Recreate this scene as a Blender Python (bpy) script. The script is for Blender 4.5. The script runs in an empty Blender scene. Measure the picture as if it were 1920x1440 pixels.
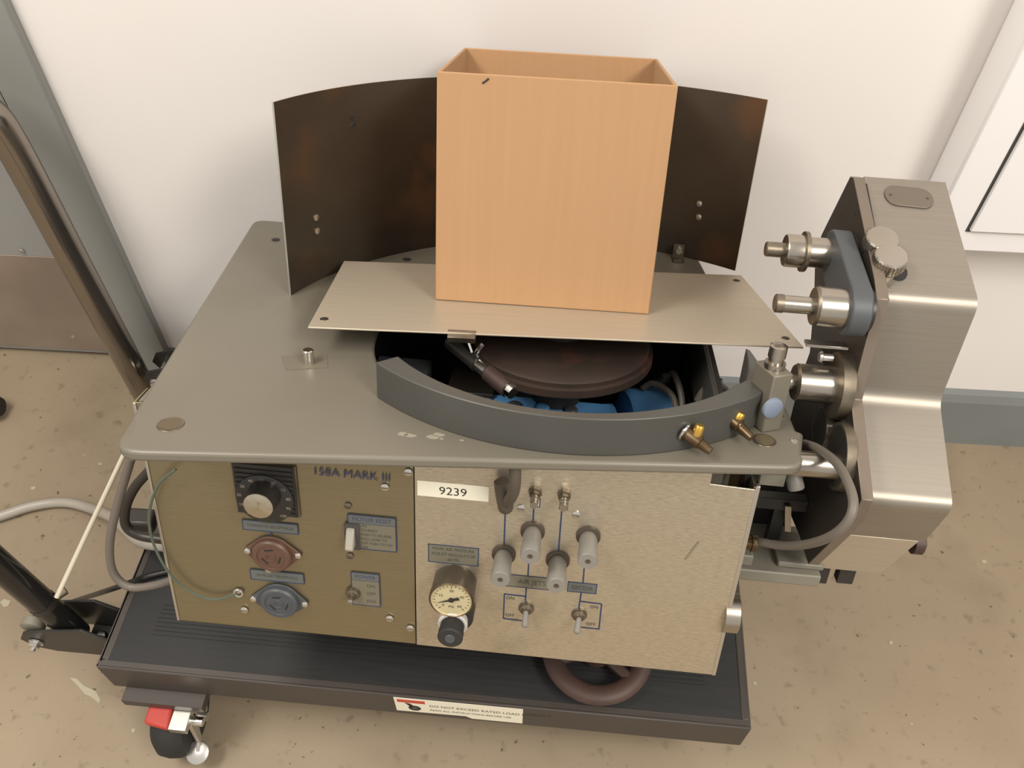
import bpy, math, random
from mathutils import Vector, Matrix
random.seed(7)
sc = bpy.context.scene
COL = sc.collection
PI = math.pi

# ------------------------------------------------------------------ camera
RW = Matrix(((0.99802857, 0.06229566, 0.00763036), (-0.05296154, 0.77071201, 0.6349788), (0.03367561, -0.6341311, 0.77249188)))
FPX, CAM = 1600.0, Vector((0, 0, 1.4))
cam_d = bpy.data.cameras.new('camera')
cam = bpy.data.objects.new('camera', cam_d)
COL.objects.link(cam)
cam_d.sensor_width = 36.0
cam_d.lens = FPX / 1920.0 * 36.0
cam_d.clip_start = 0.02
cam.matrix_world = Matrix.Translation(CAM) @ RW.transposed().to_4x4()
sc.camera = cam

# ------------------------------------------------------------------ world, lamps, exposure
world = bpy.data.worlds.new('world')
sc.world = world
world.use_nodes = True
world.node_tree.nodes['Background'].inputs[0].default_value = (0.80, 0.775, 0.74, 1)
world.node_tree.nodes['Background'].inputs[1].default_value = 0.92

def area(name, loc, sx, sy, watts, color):
    l = bpy.data.lights.new(name, 'AREA')
    l.shape = 'RECTANGLE'
    l.size, l.size_y, l.energy, l.color = sx, sy, watts, color
    o = bpy.data.objects.new(name, l)
    COL.objects.link(o)
    o.location = loc
    return o
WARM = (1.0, 0.94, 0.87)
area('ceiling_lamp', (-1.25, 0.1, 2.75), 0.6, 1.2, 52, WARM)
area('ceiling_lamp', (1.35, -0.75, 2.75), 0.6, 1.2, 74, WARM)
sc.view_settings.view_transform = 'Standard'
sc.view_settings.look = 'None'
sc.view_settings.gamma = 1
sc.view_settings.use_curve_mapping = False
sc.view_settings.exposure = 0.0

# ------------------------------------------------------------------ materials
def lin(c):
    return tuple(((v / 255.0) / 12.92 if v / 255.0 < 0.04045 else ((v / 255.0 + 0.055) / 1.055) ** 2.4) for v in c) + (1.0,)

MATS = {}
def mat(name, rgb, rough=0.6, metal=0.0, var=None, scale=(1, 1, 1), nscale=8.0, detail=4.0, rvar=0.0, bump=0.0, lo=0.35, hi=0.65, emit=None, aniso=0.0, extra=None):
    """var: second sRGB colour mixed in through stretched noise; extra: list of (colour, noise scale, low, high) stain layers"""
    if name in MATS:
        return MATS[name]
    m = bpy.data.materials.new(name)
    m.use_nodes = True
    nt = m.node_tree
    N, L = nt.nodes, nt.links
    b = N['Principled BSDF']
    b.inputs['Base Color'].default_value = lin(rgb)
    b.inputs['Roughness'].default_value = rough
    b.inputs['Metallic'].default_value = metal
    if aniso:
        b.inputs['Anisotropic'].default_value = aniso
    tc = N.new('ShaderNodeTexCoord')
    mp_ = N.new('ShaderNodeMapping')
    mp_.inputs['Scale'].default_value = scale
    L.new(tc.outputs['Object'], mp_.inputs['Vector'])
    cur = None
    if var or rvar or bump:
        nz = N.new('ShaderNodeTexNoise')
        nz.inputs['Scale'].default_value = nscale
        nz.inputs['Detail'].default_value = detail
        L.new(mp_.outputs['Vector'], nz.inputs['Vector'])
    if var:
        cr = N.new('ShaderNodeValToRGB')
        cr.color_ramp.elements[0].position, cr.color_ramp.elements[1].position = lo, hi
        cr.color_ramp.elements[0].color = lin(rgb)
        cr.color_ramp.elements[1].color = lin(var)
        L.new(nz.outputs['Fac'], cr.inputs['Fac'])
        cur = cr.outputs['Color']
    for col, s, l0, h0 in (extra or []):
        n2 = N.new('ShaderNodeTexNoise')
        n2.inputs['Scale'].default_value = s
        n2.inputs['Detail'].default_value = 5.0
        L.new(tc.outputs['Object'], n2.inputs['Vector'])
        r2 = N.new('ShaderNodeMapRange')
        r2.inputs['From Min'].default_value, r2.inputs['From Max'].default_value = l0, h0
        L.new(n2.outputs['Fac'], r2.inputs['Value'])
        mx = N.new('ShaderNodeMix')
        mx.data_type = 'RGBA'
        L.new(r2.outputs['Result'], mx.inputs['Factor'])
        if cur is None:
            mx.inputs[6].default_value = lin(rgb)
        else:
            L.new(cur, mx.inputs[6])
        mx.inputs[7].default_value = lin(col)
        cur = mx.outputs[2]
    if cur is not None:
        L.new(cur, b.inputs['Base Color'])
    if rvar:
        mr = N.new('ShaderNodeMapRange')
        mr.inputs['To Min'].default_value, mr.inputs['To Max'].default_value = max(0.02, rough - rvar), min(1, rough + rvar)
        L.new(nz.outputs['Fac'], mr.inputs['Value'])
        L.new(mr.outputs['Result'], b.inputs['Roughness'])
    if bump:
        bp = N.new('ShaderNodeBump')
        bp.inputs['Strength'].default_value = 1.0
        bp.inputs['Distance'].default_value = bump
        L.new(nz.outputs['Fac'], bp.inputs['Height'])
        L.new(bp.outputs['Normal'], b.inputs['Normal'])
    if emit:
        b.inputs['Emission Color'].default_value = lin(rgb)
        b.inputs['Emission Strength'].default_value = emit
    MATS[name] = m
    return m

wall_m = mat('painted_wall', (236, 231, 226), 0.75, var=(233, 227, 221), nscale=1.5, bump=0.0004)
frame_m = mat('grey_gloss_paint', (142, 142, 137), 0.5, var=(137, 137, 131), nscale=3)
door_m = mat('grey_door_paint', (150, 150, 146), 0.5, var=(145, 144, 140), nscale=2)
kick_m = mat('dull_kick_plate', (154, 138, 122), 0.45, 0.15, var=(138, 122, 108), nscale=5, rvar=0.1)
base_m = mat('grey_vinyl_base', (128, 132, 131), 0.55, var=(122, 125, 123), nscale=4)
cab_m = mat('white_enamel', (240, 238, 236), 0.45)
gap_m = mat('dark_gap', (70, 66, 62), 0.8)
plate_m = mat('painted_table_plate', (116, 110, 97), 0.42, 0.1, var=(110, 104, 91), nscale=4, rvar=0.08, bump=0.0002,
              extra=[((94, 86, 72), 9.0, 0.66, 0.8)])
ring_m = mat('dark_grey_guard_paint', (77, 76, 71), 0.42, 0.1, var=(71, 70, 65), nscale=6, rvar=0.06)
sheet_m = mat('brushed_sheet', (190, 178, 158), 0.42, 0.45, var=(182, 170, 150), scale=(0.6, 60, 60), nscale=9, detail=3, rvar=0.06, lo=0.3, hi=0.7)
panel_m = mat('brushed_panel', (160, 148, 120), 0.36, 0.85, var=(146, 134, 106), scale=(3, 60, 140), nscale=7, detail=4, rvar=0.14, bump=0.0001, lo=0.3, hi=0.72)
panel2_m = mat('brushed_panel_bright_reflection', (216, 206, 186), 0.34, 0.85, var=(188, 176, 154), scale=(20, 60, 150), nscale=6, detail=5, rvar=0.16, bump=0.00012, lo=0.32, hi=0.68,  # lighter copy of the panel metal, brighter floor reflection put into its colour
               extra=[((150, 138, 116), 5.0, 0.60, 0.80)])
cover_m = mat('satin_stainless', (150, 142, 130), 0.45, 0.7, var=(145, 137, 125), scale=(2, 90, 90), nscale=6, detail=3, rvar=0.05)
brown_m = mat('stained_steel_dark_reflection', (86, 79, 68), 0.42, 0.6, var=(72, 61, 49), nscale=5, rvar=0.1,  # dark base stands in for the reflected dim room; stain layers are its own
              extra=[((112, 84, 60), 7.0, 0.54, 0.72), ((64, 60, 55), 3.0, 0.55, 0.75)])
edge_m = mat('bright_cut_edge', (206, 200, 190), 0.3, 0.9)
steel_m = mat('turned_steel', (172, 164, 152), 0.25, 0.95, rvar=0.05, nscale=30)
dsteel_m = mat('aged_steel', (136, 126, 110), 0.4, 0.85, var=(104, 94, 80), nscale=40, rvar=0.1)
chrome_m = mat('chrome', (226, 222, 216), 0.12, 1.0)
dchrome_m = mat('dark_chrome', (150, 142, 132), 0.2, 0.9)
black_m = mat('black_paint', (38, 36, 33), 0.4, 0.0, var=(46, 43, 39), nscale=10)
gblack_m = mat('gloss_black_tube', (34, 33, 31), 0.16)
headplate_m = mat('dark_brown_grey_plate', (56, 50, 44), 0.42, 0.1, var=(50, 45, 39), nscale=5)
headedge_m = mat('plate_edge', (118, 106, 93), 0.45, 0.3)
rubber_m = mat('black_rubber', (34, 33, 31), 0.7, var=(44, 42, 39), nscale=20)
mat_m = mat('ribbed_black_mat', (30, 30, 29), 0.62, var=(37, 36, 35), scale=(1, 14, 1), nscale=9, rvar=0.1, bump=0.0002)
cart_m = mat('dark_brown_cart_paint', (70, 64, 58), 0.45, 0.1, var=(63, 57, 51), nscale=6)
greyblue_m = mat('blue_grey_casting', (76, 79, 81), 0.5, 0.1)
lgrey_m = mat('light_grey_base_paint', (128, 123, 109), 0.55, 0.1, var=(118, 114, 101), nscale=7)
hose_m = mat('grey_hose', (104, 96, 87), 0.5)
airh_m = mat('dark_air_hose', (84, 76, 65), 0.55)
conduit_m = mat('grey_floor_cable', (164, 156, 144), 0.4)
green_m = mat('green_wire', (78, 88, 74), 0.5)
blue_m = mat('blue_motor_paint', (104, 166, 220), 0.45, var=(90, 146, 198), nscale=8)
rust_m = mat('rusty_turret', (58, 44, 36), 0.6, 0.2, var=(46, 36, 30), nscale=9, extra=[((84, 48, 38), 12, 0.6, 0.75)])
hand_m = mat('red_brown_wheel', (78, 58, 49), 0.55, 0.1, var=(62, 46, 40), nscale=14)
card_m = mat('kraft_cardboard', (173, 135, 97), 0.85, var=(169, 131, 93), scale=(1, 1, 0.03), nscale=170, detail=2, lo=0.2, hi=0.8)
carde_m = mat('kraft_edge', (172, 122, 78), 0.9)
inkb_m = mat('blue_print', (38, 54, 84), 0.6)
inkd_m = mat('dark_print', (66, 68, 58), 0.6)
inkn_m = mat('navy_print', (50, 58, 92), 0.6)
tint_m = mat('pale_print_fill', (122, 117, 99), 0.5, 0.3)
tintb_m = mat('blue_print_fill', (104, 106, 102), 0.5, 0.3)
white_m = mat('white_label', (240, 234, 212), 0.6)
ink_m = mat('black_ink', (40, 38, 36), 0.6)
recb_m = mat('brown_bakelite', (96, 70, 56), 0.45, var=(88, 63, 50), nscale=10)
recg_m = mat('grey_bakelite', (74, 77, 80), 0.45, var=(68, 71, 74), nscale=10)
brass_m = mat('brass', (206, 164, 78), 0.3, 0.9)
dbrass_m = mat('tarnished_brass', (108, 92, 70), 0.38, 0.85, var=(90, 72, 50), nscale=60)
knob_m = mat('grey_anodised_knob', (134, 130, 122), 0.5, 0.2)
dial_m = mat('cream_dial_face', (182, 169, 132), 0.5)
whitep_m = mat('white_plastic', (192, 187, 180), 0.4)
bluecap_m = mat('pale_blue_cap', (118, 128, 144), 0.4)
red_m = mat('red_pedal', (178, 60, 50), 0.45)
zinc_m = mat('zinc_plated', (206, 202, 194), 0.3, 0.9)
oldhole_m = mat('tarnished_hole', (100, 88, 66), 0.5, 0.3)
tape_m = mat('old_tape', (106, 99, 84), 0.6)
dark_m = mat('dark_interior', (44, 42, 40), 0.7)
switch_m = mat('ivory_switch', (164, 158, 145), 0.35)
gaugeb_m = mat('dark_gauge_case', (84, 74, 62), 0.4, 0.4)
warnr_m = mat('warning_red', (196, 74, 56), 0.6)
scuff_m = mat('adhesive_residue', (140, 134, 117), 0.85)
ydust_m = mat('dust', (168, 160, 138), 0.9)
bone_m = mat('cream_rod', (206, 196, 174), 0.5)

# concrete floor
floor_m = mat('worn_concrete', (150, 134, 110), 0.6, var=(138, 122, 99), nscale=3.0, detail=8, rvar=0.1, bump=0.0004, lo=0.3, hi=0.7,
              extra=[((132, 116, 93), 7.0, 0.55, 0.8), ((124, 108, 86), 45.0, 0.60, 0.74), ((92, 78, 58), 75.0, 0.675, 0.72), ((80, 66, 48), 30.0, 0.72, 0.75), ((180, 168, 148), 60.0, 0.75, 0.775)])

# ------------------------------------------------------------------ mesh builder
class MB:
    def __init__(s):
        s.v, s.f, s.mi, s.sm, s.mats = [], [], [], [], []
    def m(s, material):
        if material not in s.mats:
            s.mats.append(material)
        return s.mats.index(material)
    def add(s, vs, fs, material, smooth=False):
        k = len(s.v)
        i = s.m(material)
        s.v += [Vector(v) for v in vs]
        for f in fs:
            s.f.append([k + a for a in f])
            s.mi.append(i)
            s.sm.append(smooth)
        return s
    def hexa(s, c, material):
        """eight corners: bottom loop then top loop"""
        return s.add(c, [(3, 2, 1, 0), (4, 5, 6, 7), (0, 1, 5, 4), (1, 2, 6, 5), (2, 3, 7, 6), (3, 0, 4, 7)], material)
    def box(s, lo, hi, material):
        (a, b, c), (d, e, f) = lo, hi
        return s.hexa([(a, b, c), (d, b, c), (d, e, c), (a, e, c), (a, b, f), (d, b, f), (d, e, f), (a, e, f)], material)
    def prism(s, pts, fn, h0, h1, material, side=None):
        n = len(pts)
        vs = [fn(a, b, h0) for a, b in pts] + [fn(a, b, h1) for a, b in pts]
        s.add(vs, [list(range(n))[::-1], list(range(n, 2 * n))], material)
        s.add(vs, [(i, (i + 1) % n, n + (i + 1) % n, n + i) for i in range(n)], side or material)
        return s
    def lathe(s, p, axis, prof, material, n=24, smooth=True):
        """prof: (distance along axis, radius[, material]) pairs; closed at both ends"""
        p, w = Vector(p), Vector(axis).normalized()
        u = w.orthogonal().normalized()
        q = w.cross(u)
        rings = []
        vs = []
        for pr in prof:
            t, r = pr[0], pr[1]
            rings.append(len(vs))
            vs += [p + w * t + (u * math.cos(2 * PI * i / n) + q * math.sin(2 * PI * i / n)) * max(r, 1e-5) for i in range(n)]
        k = len(s.v)
        s.v += vs
        for j in range(len(prof) - 1):
            mt = prof[j + 1][2] if len(prof[j + 1]) > 2 else material
            ii = s.m(mt)
            for i in range(n):
                a, b = rings[j] + i, rings[j] + (i + 1) % n
                c, d = rings[j + 1] + (i + 1) % n, rings[j + 1] + i
                s.f.append([k + a, k + b, k + c, k + d])
                s.mi.append(ii)
                s.sm.append(smooth)
        s.f.append([k + rings[0] + i for i in range(n)][::-1]); s.mi.append(s.m(prof[0][2] if len(prof[0]) > 2 else material)); s.sm.append(False)
        s.f.append([k + rings[-1] + i for i in range(n)]); s.mi.append(s.m(prof[-1][2] if len(prof[-1]) > 2 else material)); s.sm.append(False)
        return s
    def cyl(s, p0, p1, r, material, n=20, r1=None):
        p0, p1 = Vector(p0), Vector(p1)
        return s.lathe(p0, p1 - p0, [(0, r), ((p1 - p0).length, r if r1 is None else r1)], material, n)
    def tube(s, pts, r, material, n=10, sub=6):
        P = [Vector(p) for p in pts]
        if sub > 1 and len(P) > 2:
            Q = []
            for i in range(len(P) - 1):
                a, b, c, d = P[max(i - 1, 0)], P[i], P[i + 1], P[min(i + 2, len(P) - 1)]
                for k in range(sub):
                    t = k / sub
                    Q.append(0.5 * ((2 * b) + (c - a) * t + (2 * a - 5 * b + 4 * c - d) * t * t + (3 * b - a - 3 * c + d) * t ** 3))
            P = Q + [P[-1]]
        k = len(s.v)
        up = None
        for i, p in enumerate(P):
            w = (P[min(i + 1, len(P) - 1)] - P[max(i - 1, 0)]).normalized()
            if up is None:
                up = w.orthogonal().normalized()
            up = (up - w * up.dot(w)).normalized()
            q = w.cross(up)
            s.v += [p + (up * math.cos(2 * PI * j / n) + q * math.sin(2 * PI * j / n)) * r for j in range(n)]
        ii = s.m(material)
        for i in range(len(P) - 1):
            for j in range(n):
                s.f.append([k + i * n + j, k + i * n + (j + 1) % n, k + (i + 1) * n + (j + 1) % n, k + (i + 1) * n + j])
                s.mi.append(ii); s.sm.append(True)
        s.f.append([k + j for j in range(n)][::-1]); s.mi.append(ii); s.sm.append(False)
        s.f.append([k + (len(P) - 1) * n + j for j in range(n)]); s.mi.append(ii); s.sm.append(False)
        return s
    def torus(s, c, axis, R, r, material, n=40, m=12, rz=None):
        c, w = Vector(c), Vector(axis).normalized()
        u = w.orthogonal().normalized(); q = w.cross(u)
        rz = rz or r
        k = len(s.v)
        for i in range(n):
            d = u * math.cos(2 * PI * i / n) + q * math.sin(2 * PI * i / n)
            s.v += [c + d * (R + r * math.cos(2 * PI * j / m)) + w * (rz * math.sin(2 * PI * j / m)) for j in range(m)]
        ii = s.m(material)
        for i in range(n):
            for j in range(m):
                s.f.append([k + i * m + j, k + ((i + 1) % n) * m + j, k + ((i + 1) % n) * m + (j + 1) % m, k + i * m + (j + 1) % m])
                s.mi.append(ii); s.sm.append(True)
        return s
    def text(s, body, fn, size, material, align='CENTER', sx=1.0):
        """fn maps (x, y) of the flat lettering to a point"""
        c = bpy.data.curves.new('lettering', 'FONT')
        c.body, c.size, c.align_x, c.align_y = body, size, align, 'CENTER'
        c.resolution_u = 3
        o = bpy.data.objects.new('lettering', c)
        me = bpy.data.meshes.new_from_object(o)
        vs = [fn(v.co.x * sx, v.co.y) for v in me.vertices]
        s.add(vs, [list(p.vertices) for p in me.polygons], material)
        bpy.data.objects.remove(o); bpy.data.curves.remove(c); bpy.data.meshes.remove(me)
        return s
    def build(s, name, parent=None, bevel=0, seg=2, label=None, origin=None):
        lo = Vector([min(v[i] for v in s.v) for i in range(3)])
        hi = Vector([max(v[i] for v in s.v) for i in range(3)])
        c = origin or (lo + hi) / 2
        me = bpy.data.meshes.new(name)
        me.from_pydata([v - c for v in s.v], [], s.f)
        for m_ in s.mats:
            me.materials.append(m_)
        me.polygons.foreach_set('material_index', s.mi)
        me.polygons.foreach_set('use_smooth', s.sm)
        import bmesh
        bm = bmesh.new(); bm.from_mesh(me)
        bmesh.ops.remove_doubles(bm, verts=bm.verts, dist=1e-6)
        bmesh.ops.recalc_face_normals(bm, faces=bm.faces)
        bm.to_mesh(me); bm.free()
        if any(s.sm):
            me.set_sharp_from_angle(angle=math.radians(38))
        o = bpy.data.objects.new(name, me)
        COL.objects.link(o)
        if parent:
            o.parent = parent
            o.location = c - off(parent)
        else:
            o.location = c
        OFF[o.name] = (off(parent) if parent else Vector()) + o.location
        if bevel:
            b = o.modifiers.new('bevel', 'BEVEL')
            b.width, b.segments, b.limit_method, b.angle_limit = bevel, seg, 'ANGLE', math.radians(40)
            b.harden_normals = False
            for p in me.polygons:
                p.use_smooth = True
            me.set_sharp_from_angle(angle=math.radians(38))
        if label:
            o['label'] = label
        return o
OFF = {}
def off(o):
    return OFF.get(o.name, Vector())

def tag(o, label=None, cat=None, group=None, kind=None):
    for k, v in (('label', label), ('category', cat), ('group', group), ('kind', kind)):
        if v:
            o[k] = v
    return o
def empty(name, loc, rot=None):
    o = bpy.data.objects.new(name, None)
    COL.objects.link(o)
    o.empty_display_size = 0.05
    o.matrix_world = Matrix.Translation(loc) @ (rot.to_4x4() if rot else Matrix.Identity(4))
    return o

# ---- measuring helpers: where a sight line of the survey photo meets a real plane
def sight(x, y):
    return RW.transposed() @ Vector(((x - 960) / FPX, -(y - 720) / FPX, -1.0))
def hit(x, y, p, n):
    d = sight(x, y)
    return CAM + d * ((Vector(p) - CAM).dot(Vector(n)) / d.dot(Vector(n)))
AX = (Vector((1, 0, 0)), Vector((0, 1, 0)), Vector((0, 0, 1)))
def W(x, y, ax, v):
    return hit(x, y, AX[ax] * v, AX[ax])

# machine frame: X along the front panel, Y to the back, Z up the panel
MO = Vector((-0.4095, 0.3968, 0.4492))
MS = 0.9615                                   # size of the machine's own unit
MR = Matrix(((0.9993, 0.0327, 0.0178), (-0.0369, 0.9356, 0.3513), (-0.0051, -0.3517, 0.9361)))
MRT = MR.transposed()
def Mp(x, y, ax, v):
    c, d = MRT @ (CAM - MO) / MS, MRT @ sight(x, y)
    return c + d * ((v - c[ax]) / d[ax])
def Mpl(x, y, p, n):
    c, d = MRT @ (CAM - MO) / MS, MRT @ sight(x, y)
    return c + d * ((Vector(p) - c).dot(Vector(n)) / d.dot(Vector(n)))
def toM(P):
    return MRT @ (Vector(P) - MO) / MS

# ================================================================== SETTING
YW = 1.068
b = MB(); b.box((-4, -3, -0.1), (4, 3, 0), floor_m)
tag(b.build('floor', origin=Vector((0, 0, 0))), kind='structure')
# back wall with the door opening on the left
FX1, FX0 = -0.728, -0.80
b = MB()
b.box((FX1 - 0.02, YW, 0), (4, YW + 0.15, 3.0), wall_m)
b.box((-4, YW, 2.15), (FX1 - 0.02, YW + 0.15, 3.0), wall_m)
b.box((-4, YW, 0), (-1.88, YW + 0.15, 2.15), wall_m)
tag(b.build('wall_back', origin=Vector((0, YW, 0))), kind='structure')
b = MB()
b.prism([(YW, 0), (YW - 0.012, 0.0), (YW - 0.012, 0.128), (YW - 0.007, 0.146), (YW, 0.156)], lambda a, c, h: (h, a, c), FX1, 3.9, base_m)
tag(b.build('baseboard_back', origin=Vector((0, YW, 0))), kind='structure')
# steel door frame and leaf
b = MB()
b.box((FX0, YW - 0.014, 0), (FX1, YW + 0.16, 2.17), frame_m)
b.box((-1.9, YW - 0.014, 2.1), (FX0, YW + 0.16, 2.17), frame_m)
b.box((-1.9, YW - 0.014, 0), (-1.83, YW + 0.16, 2.1), frame_m)
b.box((FX0 - 0.022, YW + 0.06, 0), (FX0, YW + 0.16, 2.1), frame_m)
tag(b.build('trim_1', bevel=0.004, origin=Vector((FX0, YW, 0))), kind='structure')
YD = 1.165
b = MB(); b.box((-1.83, YD, 0.012), (FX0 - 0.004, YD + 0.045, 2.1), door_m)
door = tag(b.build('door_1', bevel=0.002, origin=Vector((-1.3, YD, 0))), kind='structure')
b = MB(); b.box((-1.80, YD - 0.0025, 0.022), (-0.83, YD, 0.29), kick_m)
kick = b.build('kick_plate', door, bevel=0.0008)
for px, py in ((40, 470), (137, 632)):
    p = W(px, py, 1, YD - 0.0025)
    MB().lathe(p, (0, -1, 0), [(0, 0.005), (0.001, 0.005), (0.002, 0.003)], zinc_m, 12).build('screw', kick)
# electrical cabinet on the wall
cabt = empty('wall_cabinet', (0.9, YW, 0.55))
OFF[cabt.name] = Vector((0.9, YW, 0.55))
tag(cabt, 'white enamelled wall cabinet with a flush door behind the machine', 'cabinet')
b = MB(); b.box((0.555, 1.0, 0.548), (1.25, YW, 1.5), cab_m)
b.build('body', cabt, bevel=0.004)
b = MB(); b.box((0.6045, 0.9992, 0.587), (1.2, 1.001, 1.46), gap_m)
b.build('door_gap', cabt)
b = MB(); b.box((0.6085, 0.994, 0.591), (1.196, 1.0, 1.456), cab_m)
b.build('door', cabt, bevel=0.001)

# ================================================================== CART
HC = 0.22
CA = Vector((-0.600, 0.4153, 0)); CB = Vector((0.3076, 0.3898, 0))
ca = math.atan2((CB - CA).y, (CB - CA).x)
CR = Matrix.Rotation(ca, 3, 'Z')
cart = empty('platform_cart', CA, CR)
CL = (CB - CA).length
CD = 0.62
tag(cart, 'dark brown steel platform cart with a black ribbed mat under the labeling machine', 'cart')
def toC(P):
    return CR.transposed() @ (Vector(P) - CA)
def Cp(x, y, ax, v):
    c, d = CR.transposed() @ (CAM - CA), CR.transposed() @ sight(x, y)
    return c + d * ((v - c[ax]) / d[ax])
b = MB()
LH = 0.07
b.box((0, 0, HC - LH), (CL, 0.004, HC), cart_m)
b.box((0, CD - 0.004, HC - LH), (CL, CD, HC), cart_m)
b.box((0, 0.004, HC - LH), (0.004, CD - 0.004, HC), cart_m)
b.box((CL - 0.004, 0.004, HC - LH), (CL, CD - 0.004, HC), cart_m)
b.box((0.004, 0.004, HC - 0.012), (CL - 0.004, CD - 0.004, HC - 0.004), cart_m)
b.box((0.002, 0.002, HC - 0.004), (CL - 0.002, 0.012, HC), cart_m)
b.box((0.002, CD - 0.012, HC - 0.004), (CL - 0.002, CD - 0.002, HC), cart_m)
b.box((0.002, 0.012, HC - 0.004), (0.012, CD - 0.012, HC), cart_m)
b.box((CL - 0.012, 0.012, HC - 0.004), (CL - 0.002, CD - 0.012, HC), cart_m)
b.build('deck', cart, bevel=0.0015)
b = MB(); b.box((0.012, 0.012, HC - 0.004), (CL - 0.012, CD - 0.012, HC - 0.001), mat_m)
y = 0.03
rows = [(0.055, 0.105), (0.14, 0.19), (0.225, 0.275), (0.31, 0.36), (0.395, 0.445), (0.48, 0.53)]
for y0, y1 in rows:
    k = y0
    while k < y1:
        b.box((0.06, k, HC - 0.001), (CL - 0.06, k + 0.0035, HC + 0.0003), mat_m)
        k += 0.0065
b.build('rubber_mat', cart)
b = MB()
for y0 in (0.06, CD - 0.1):
    b.box((0.03, y0, HC - LH - 0.02), (CL - 0.03, y0 + 0.04, HC - 0.012), black_m)
b.build('cross_member', cart, bevel=0.002)
# warning sticker on the front lip
def lipfn(a, c, h):
    return (a, -h, c)
s0, s1 = Cp(740, 1315, 1, 0), Cp(980, 1345, 1, 0)
xa, xb, zt = s0.x, s1.x, HC - 0.004
b = MB()
b.prism([(xa, zt - 0.052), (xa + (xb - xa) * 0.55, zt - 0.050), (xa + (xb - xa) * 0.6, zt - 0.058), (xb, zt - 0.058), (xb, zt), (xa, zt)], lipfn, 0.0002, 0.0007, white_m)
wd = xb - xa
b.prism([(xa + 0.004, zt - 0.016), (xa + wd * 0.24, zt - 0.016), (xa + wd * 0.24, zt - 0.005), (xa + 0.004, zt - 0.005)], lipfn, 0.0007, 0.0009, warnr_m)
# pictogram: a hand bent under a wheel
b.prism([(xa + 0.014, zt - 0.017), (xa + 0.022, zt - 0.019), (xa + 0.030, zt - 0.036), (xa + 0.023, zt - 0.036)], lipfn, 0.0007, 0.0009, ink_m)
b.prism([(xa + wd * .15 + 0.009 * math.cos(t * PI / 8), zt - 0.036 + 0.010 * math.sin(t * PI / 8)) for t in range(16)], lipfn, 0.0007, 0.0009, ink_m)
b.prism([(xa + wd * .15 + 0.004 * math.cos(t * PI / 8), zt - 0.036 + 0.005 * math.sin(t * PI / 8)) for t in range(16)], lipfn, 0.0009, 0.0010, greyblue_m)
b.text('DO NOT EXCEED RATED LOAD CAPACITY', lambda x, y_: (xa + wd * 0.27 + x, -0.0009, zt - 0.022 + y_ * 1.3), 0.0088, inkd_m, 'LEFT')
b.text('READ ALL INSTRUCTIONS BEFORE USE', lambda x, y_: (xa + wd * 0.27 + x, -0.0009, zt - 0.038 + y_ * 1.3), 0.0066, inkd_m, 'LEFT')
b.build('warning_sticker', cart, label='white sticker with a red header on the front edge')

# casters
def caster(cx, cy, front):
    z1 = HC - LH
    b = MB()
    b.box((cx - 0.058, -0.020 if front else cy - 0.045, z1 - 0.018), (cx + 0.062, cy + 0.045, z1), cart_m)
    b.cyl((cx, cy, z1 - 0.02), (cx, cy, z1 - 0.006), 0.032, zinc_m)
    for sx in (-1, 1):
        b.prism([(cy - 0.05, 0.055), (cy - 0.022, 0.05), (cy + 0.03, z1 - 0.02), (cy - 0.035, z1 - 0.02)], lambda a, c, h: (h, a, c), cx + sx * 0.033 - 0.0015, cx + sx * 0.033 + 0.0015, zinc_m)
    b.box((cx - 0.0345, cy - 0.035, z1 - 0.023), (cx + 0.0345, cy + 0.03, z1 - 0.02), zinc_m)
    for sx in (-1, 1):
        for sy in (-1, 1):
            b.lathe((cx + sx * 0.048, cy + sy * 0.034, z1 - 0.018), (0, 0, -1), [(0, 0.006), (0.005, 0.006)], zinc_m, 6, False)
    fk = b.build('caster', cart, bevel=0.001)
    wy, wz, r = cy + (-0.036 if front else 0.036), 0.0625, 0.0625
    b = MB()
    b.lathe((cx - 0.026, wy, wz), (1, 0, 0), [(0, 0.03), (0.002, r - 0.012), (0.012, r - 0.002), (0.026, r), (0.040, r - 0.002), (0.050, r - 0.012), (0.052, 0.03)], rubber_m, 64)
    b.build('wheel', fk)
    b = MB()
    b.cyl((cx - 0.042, wy, wz), (cx + 0.042, wy, wz), 0.007, zinc_m, 12)
    b.build('axle', fk)
    return fk, wy
p = Cp(322, 1424, 2, 0)
fk, wy = caster(p.x + 0.016, p.y + 0.086, True)
cx = p.x + 0.016
z1 = HC - LH
b = MB()
b.prism([(cx - 0.024, -0.012), (cx + 0.014, -0.018), (cx + 0.010, 0.03), (cx - 0.024, 0.03)], lambda a, c, h: (a, wy - 0.024 + c, h + 0.0), z1 - 0.034, z1 - 0.020, red_m)
b.build('brake_pedal', fk, bevel=0.004, label='red plastic brake pedal')
b = MB()
b.box((cx + 0.014, wy - 0.042, z1 - 0.036), (cx + 0.040, wy + 0.02, z1 - 0.022), zinc_m)
b.prism([(wy - 0.02, z1 - 0.03), (wy - 0.03, z1 - 0.045), (wy - 0.036, 0.055), (wy - 0.050, 0.042), (wy - 0.050, 0.036), (wy - 0.030, 0.046), (wy - 0.012, z1 - 0.05)], lambda a, c, h: (h, a, c), cx + 0.034, cx + 0.040, zinc_m)
b.lathe((cx + 0.036, wy - 0.046, 0.040), (0, -0.35, 1), [(0, 0.016), (0.003, 0.018), (0.005, 0.015)], zinc_m, 20)
b.cyl((cx + 0.034, wy - 0.02, z1 - 0.045), (cx + 0.054, wy - 0.02, z1 - 0.045), 0.007, chrome_m, 14)
b.build('brake_lever', fk, bevel=0.0008)
caster(CL - 0.11, 0.085, False)
caster(0.10, CD - 0.07, False)
caster(CL - 0.10, CD - 0.07, False)

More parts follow.
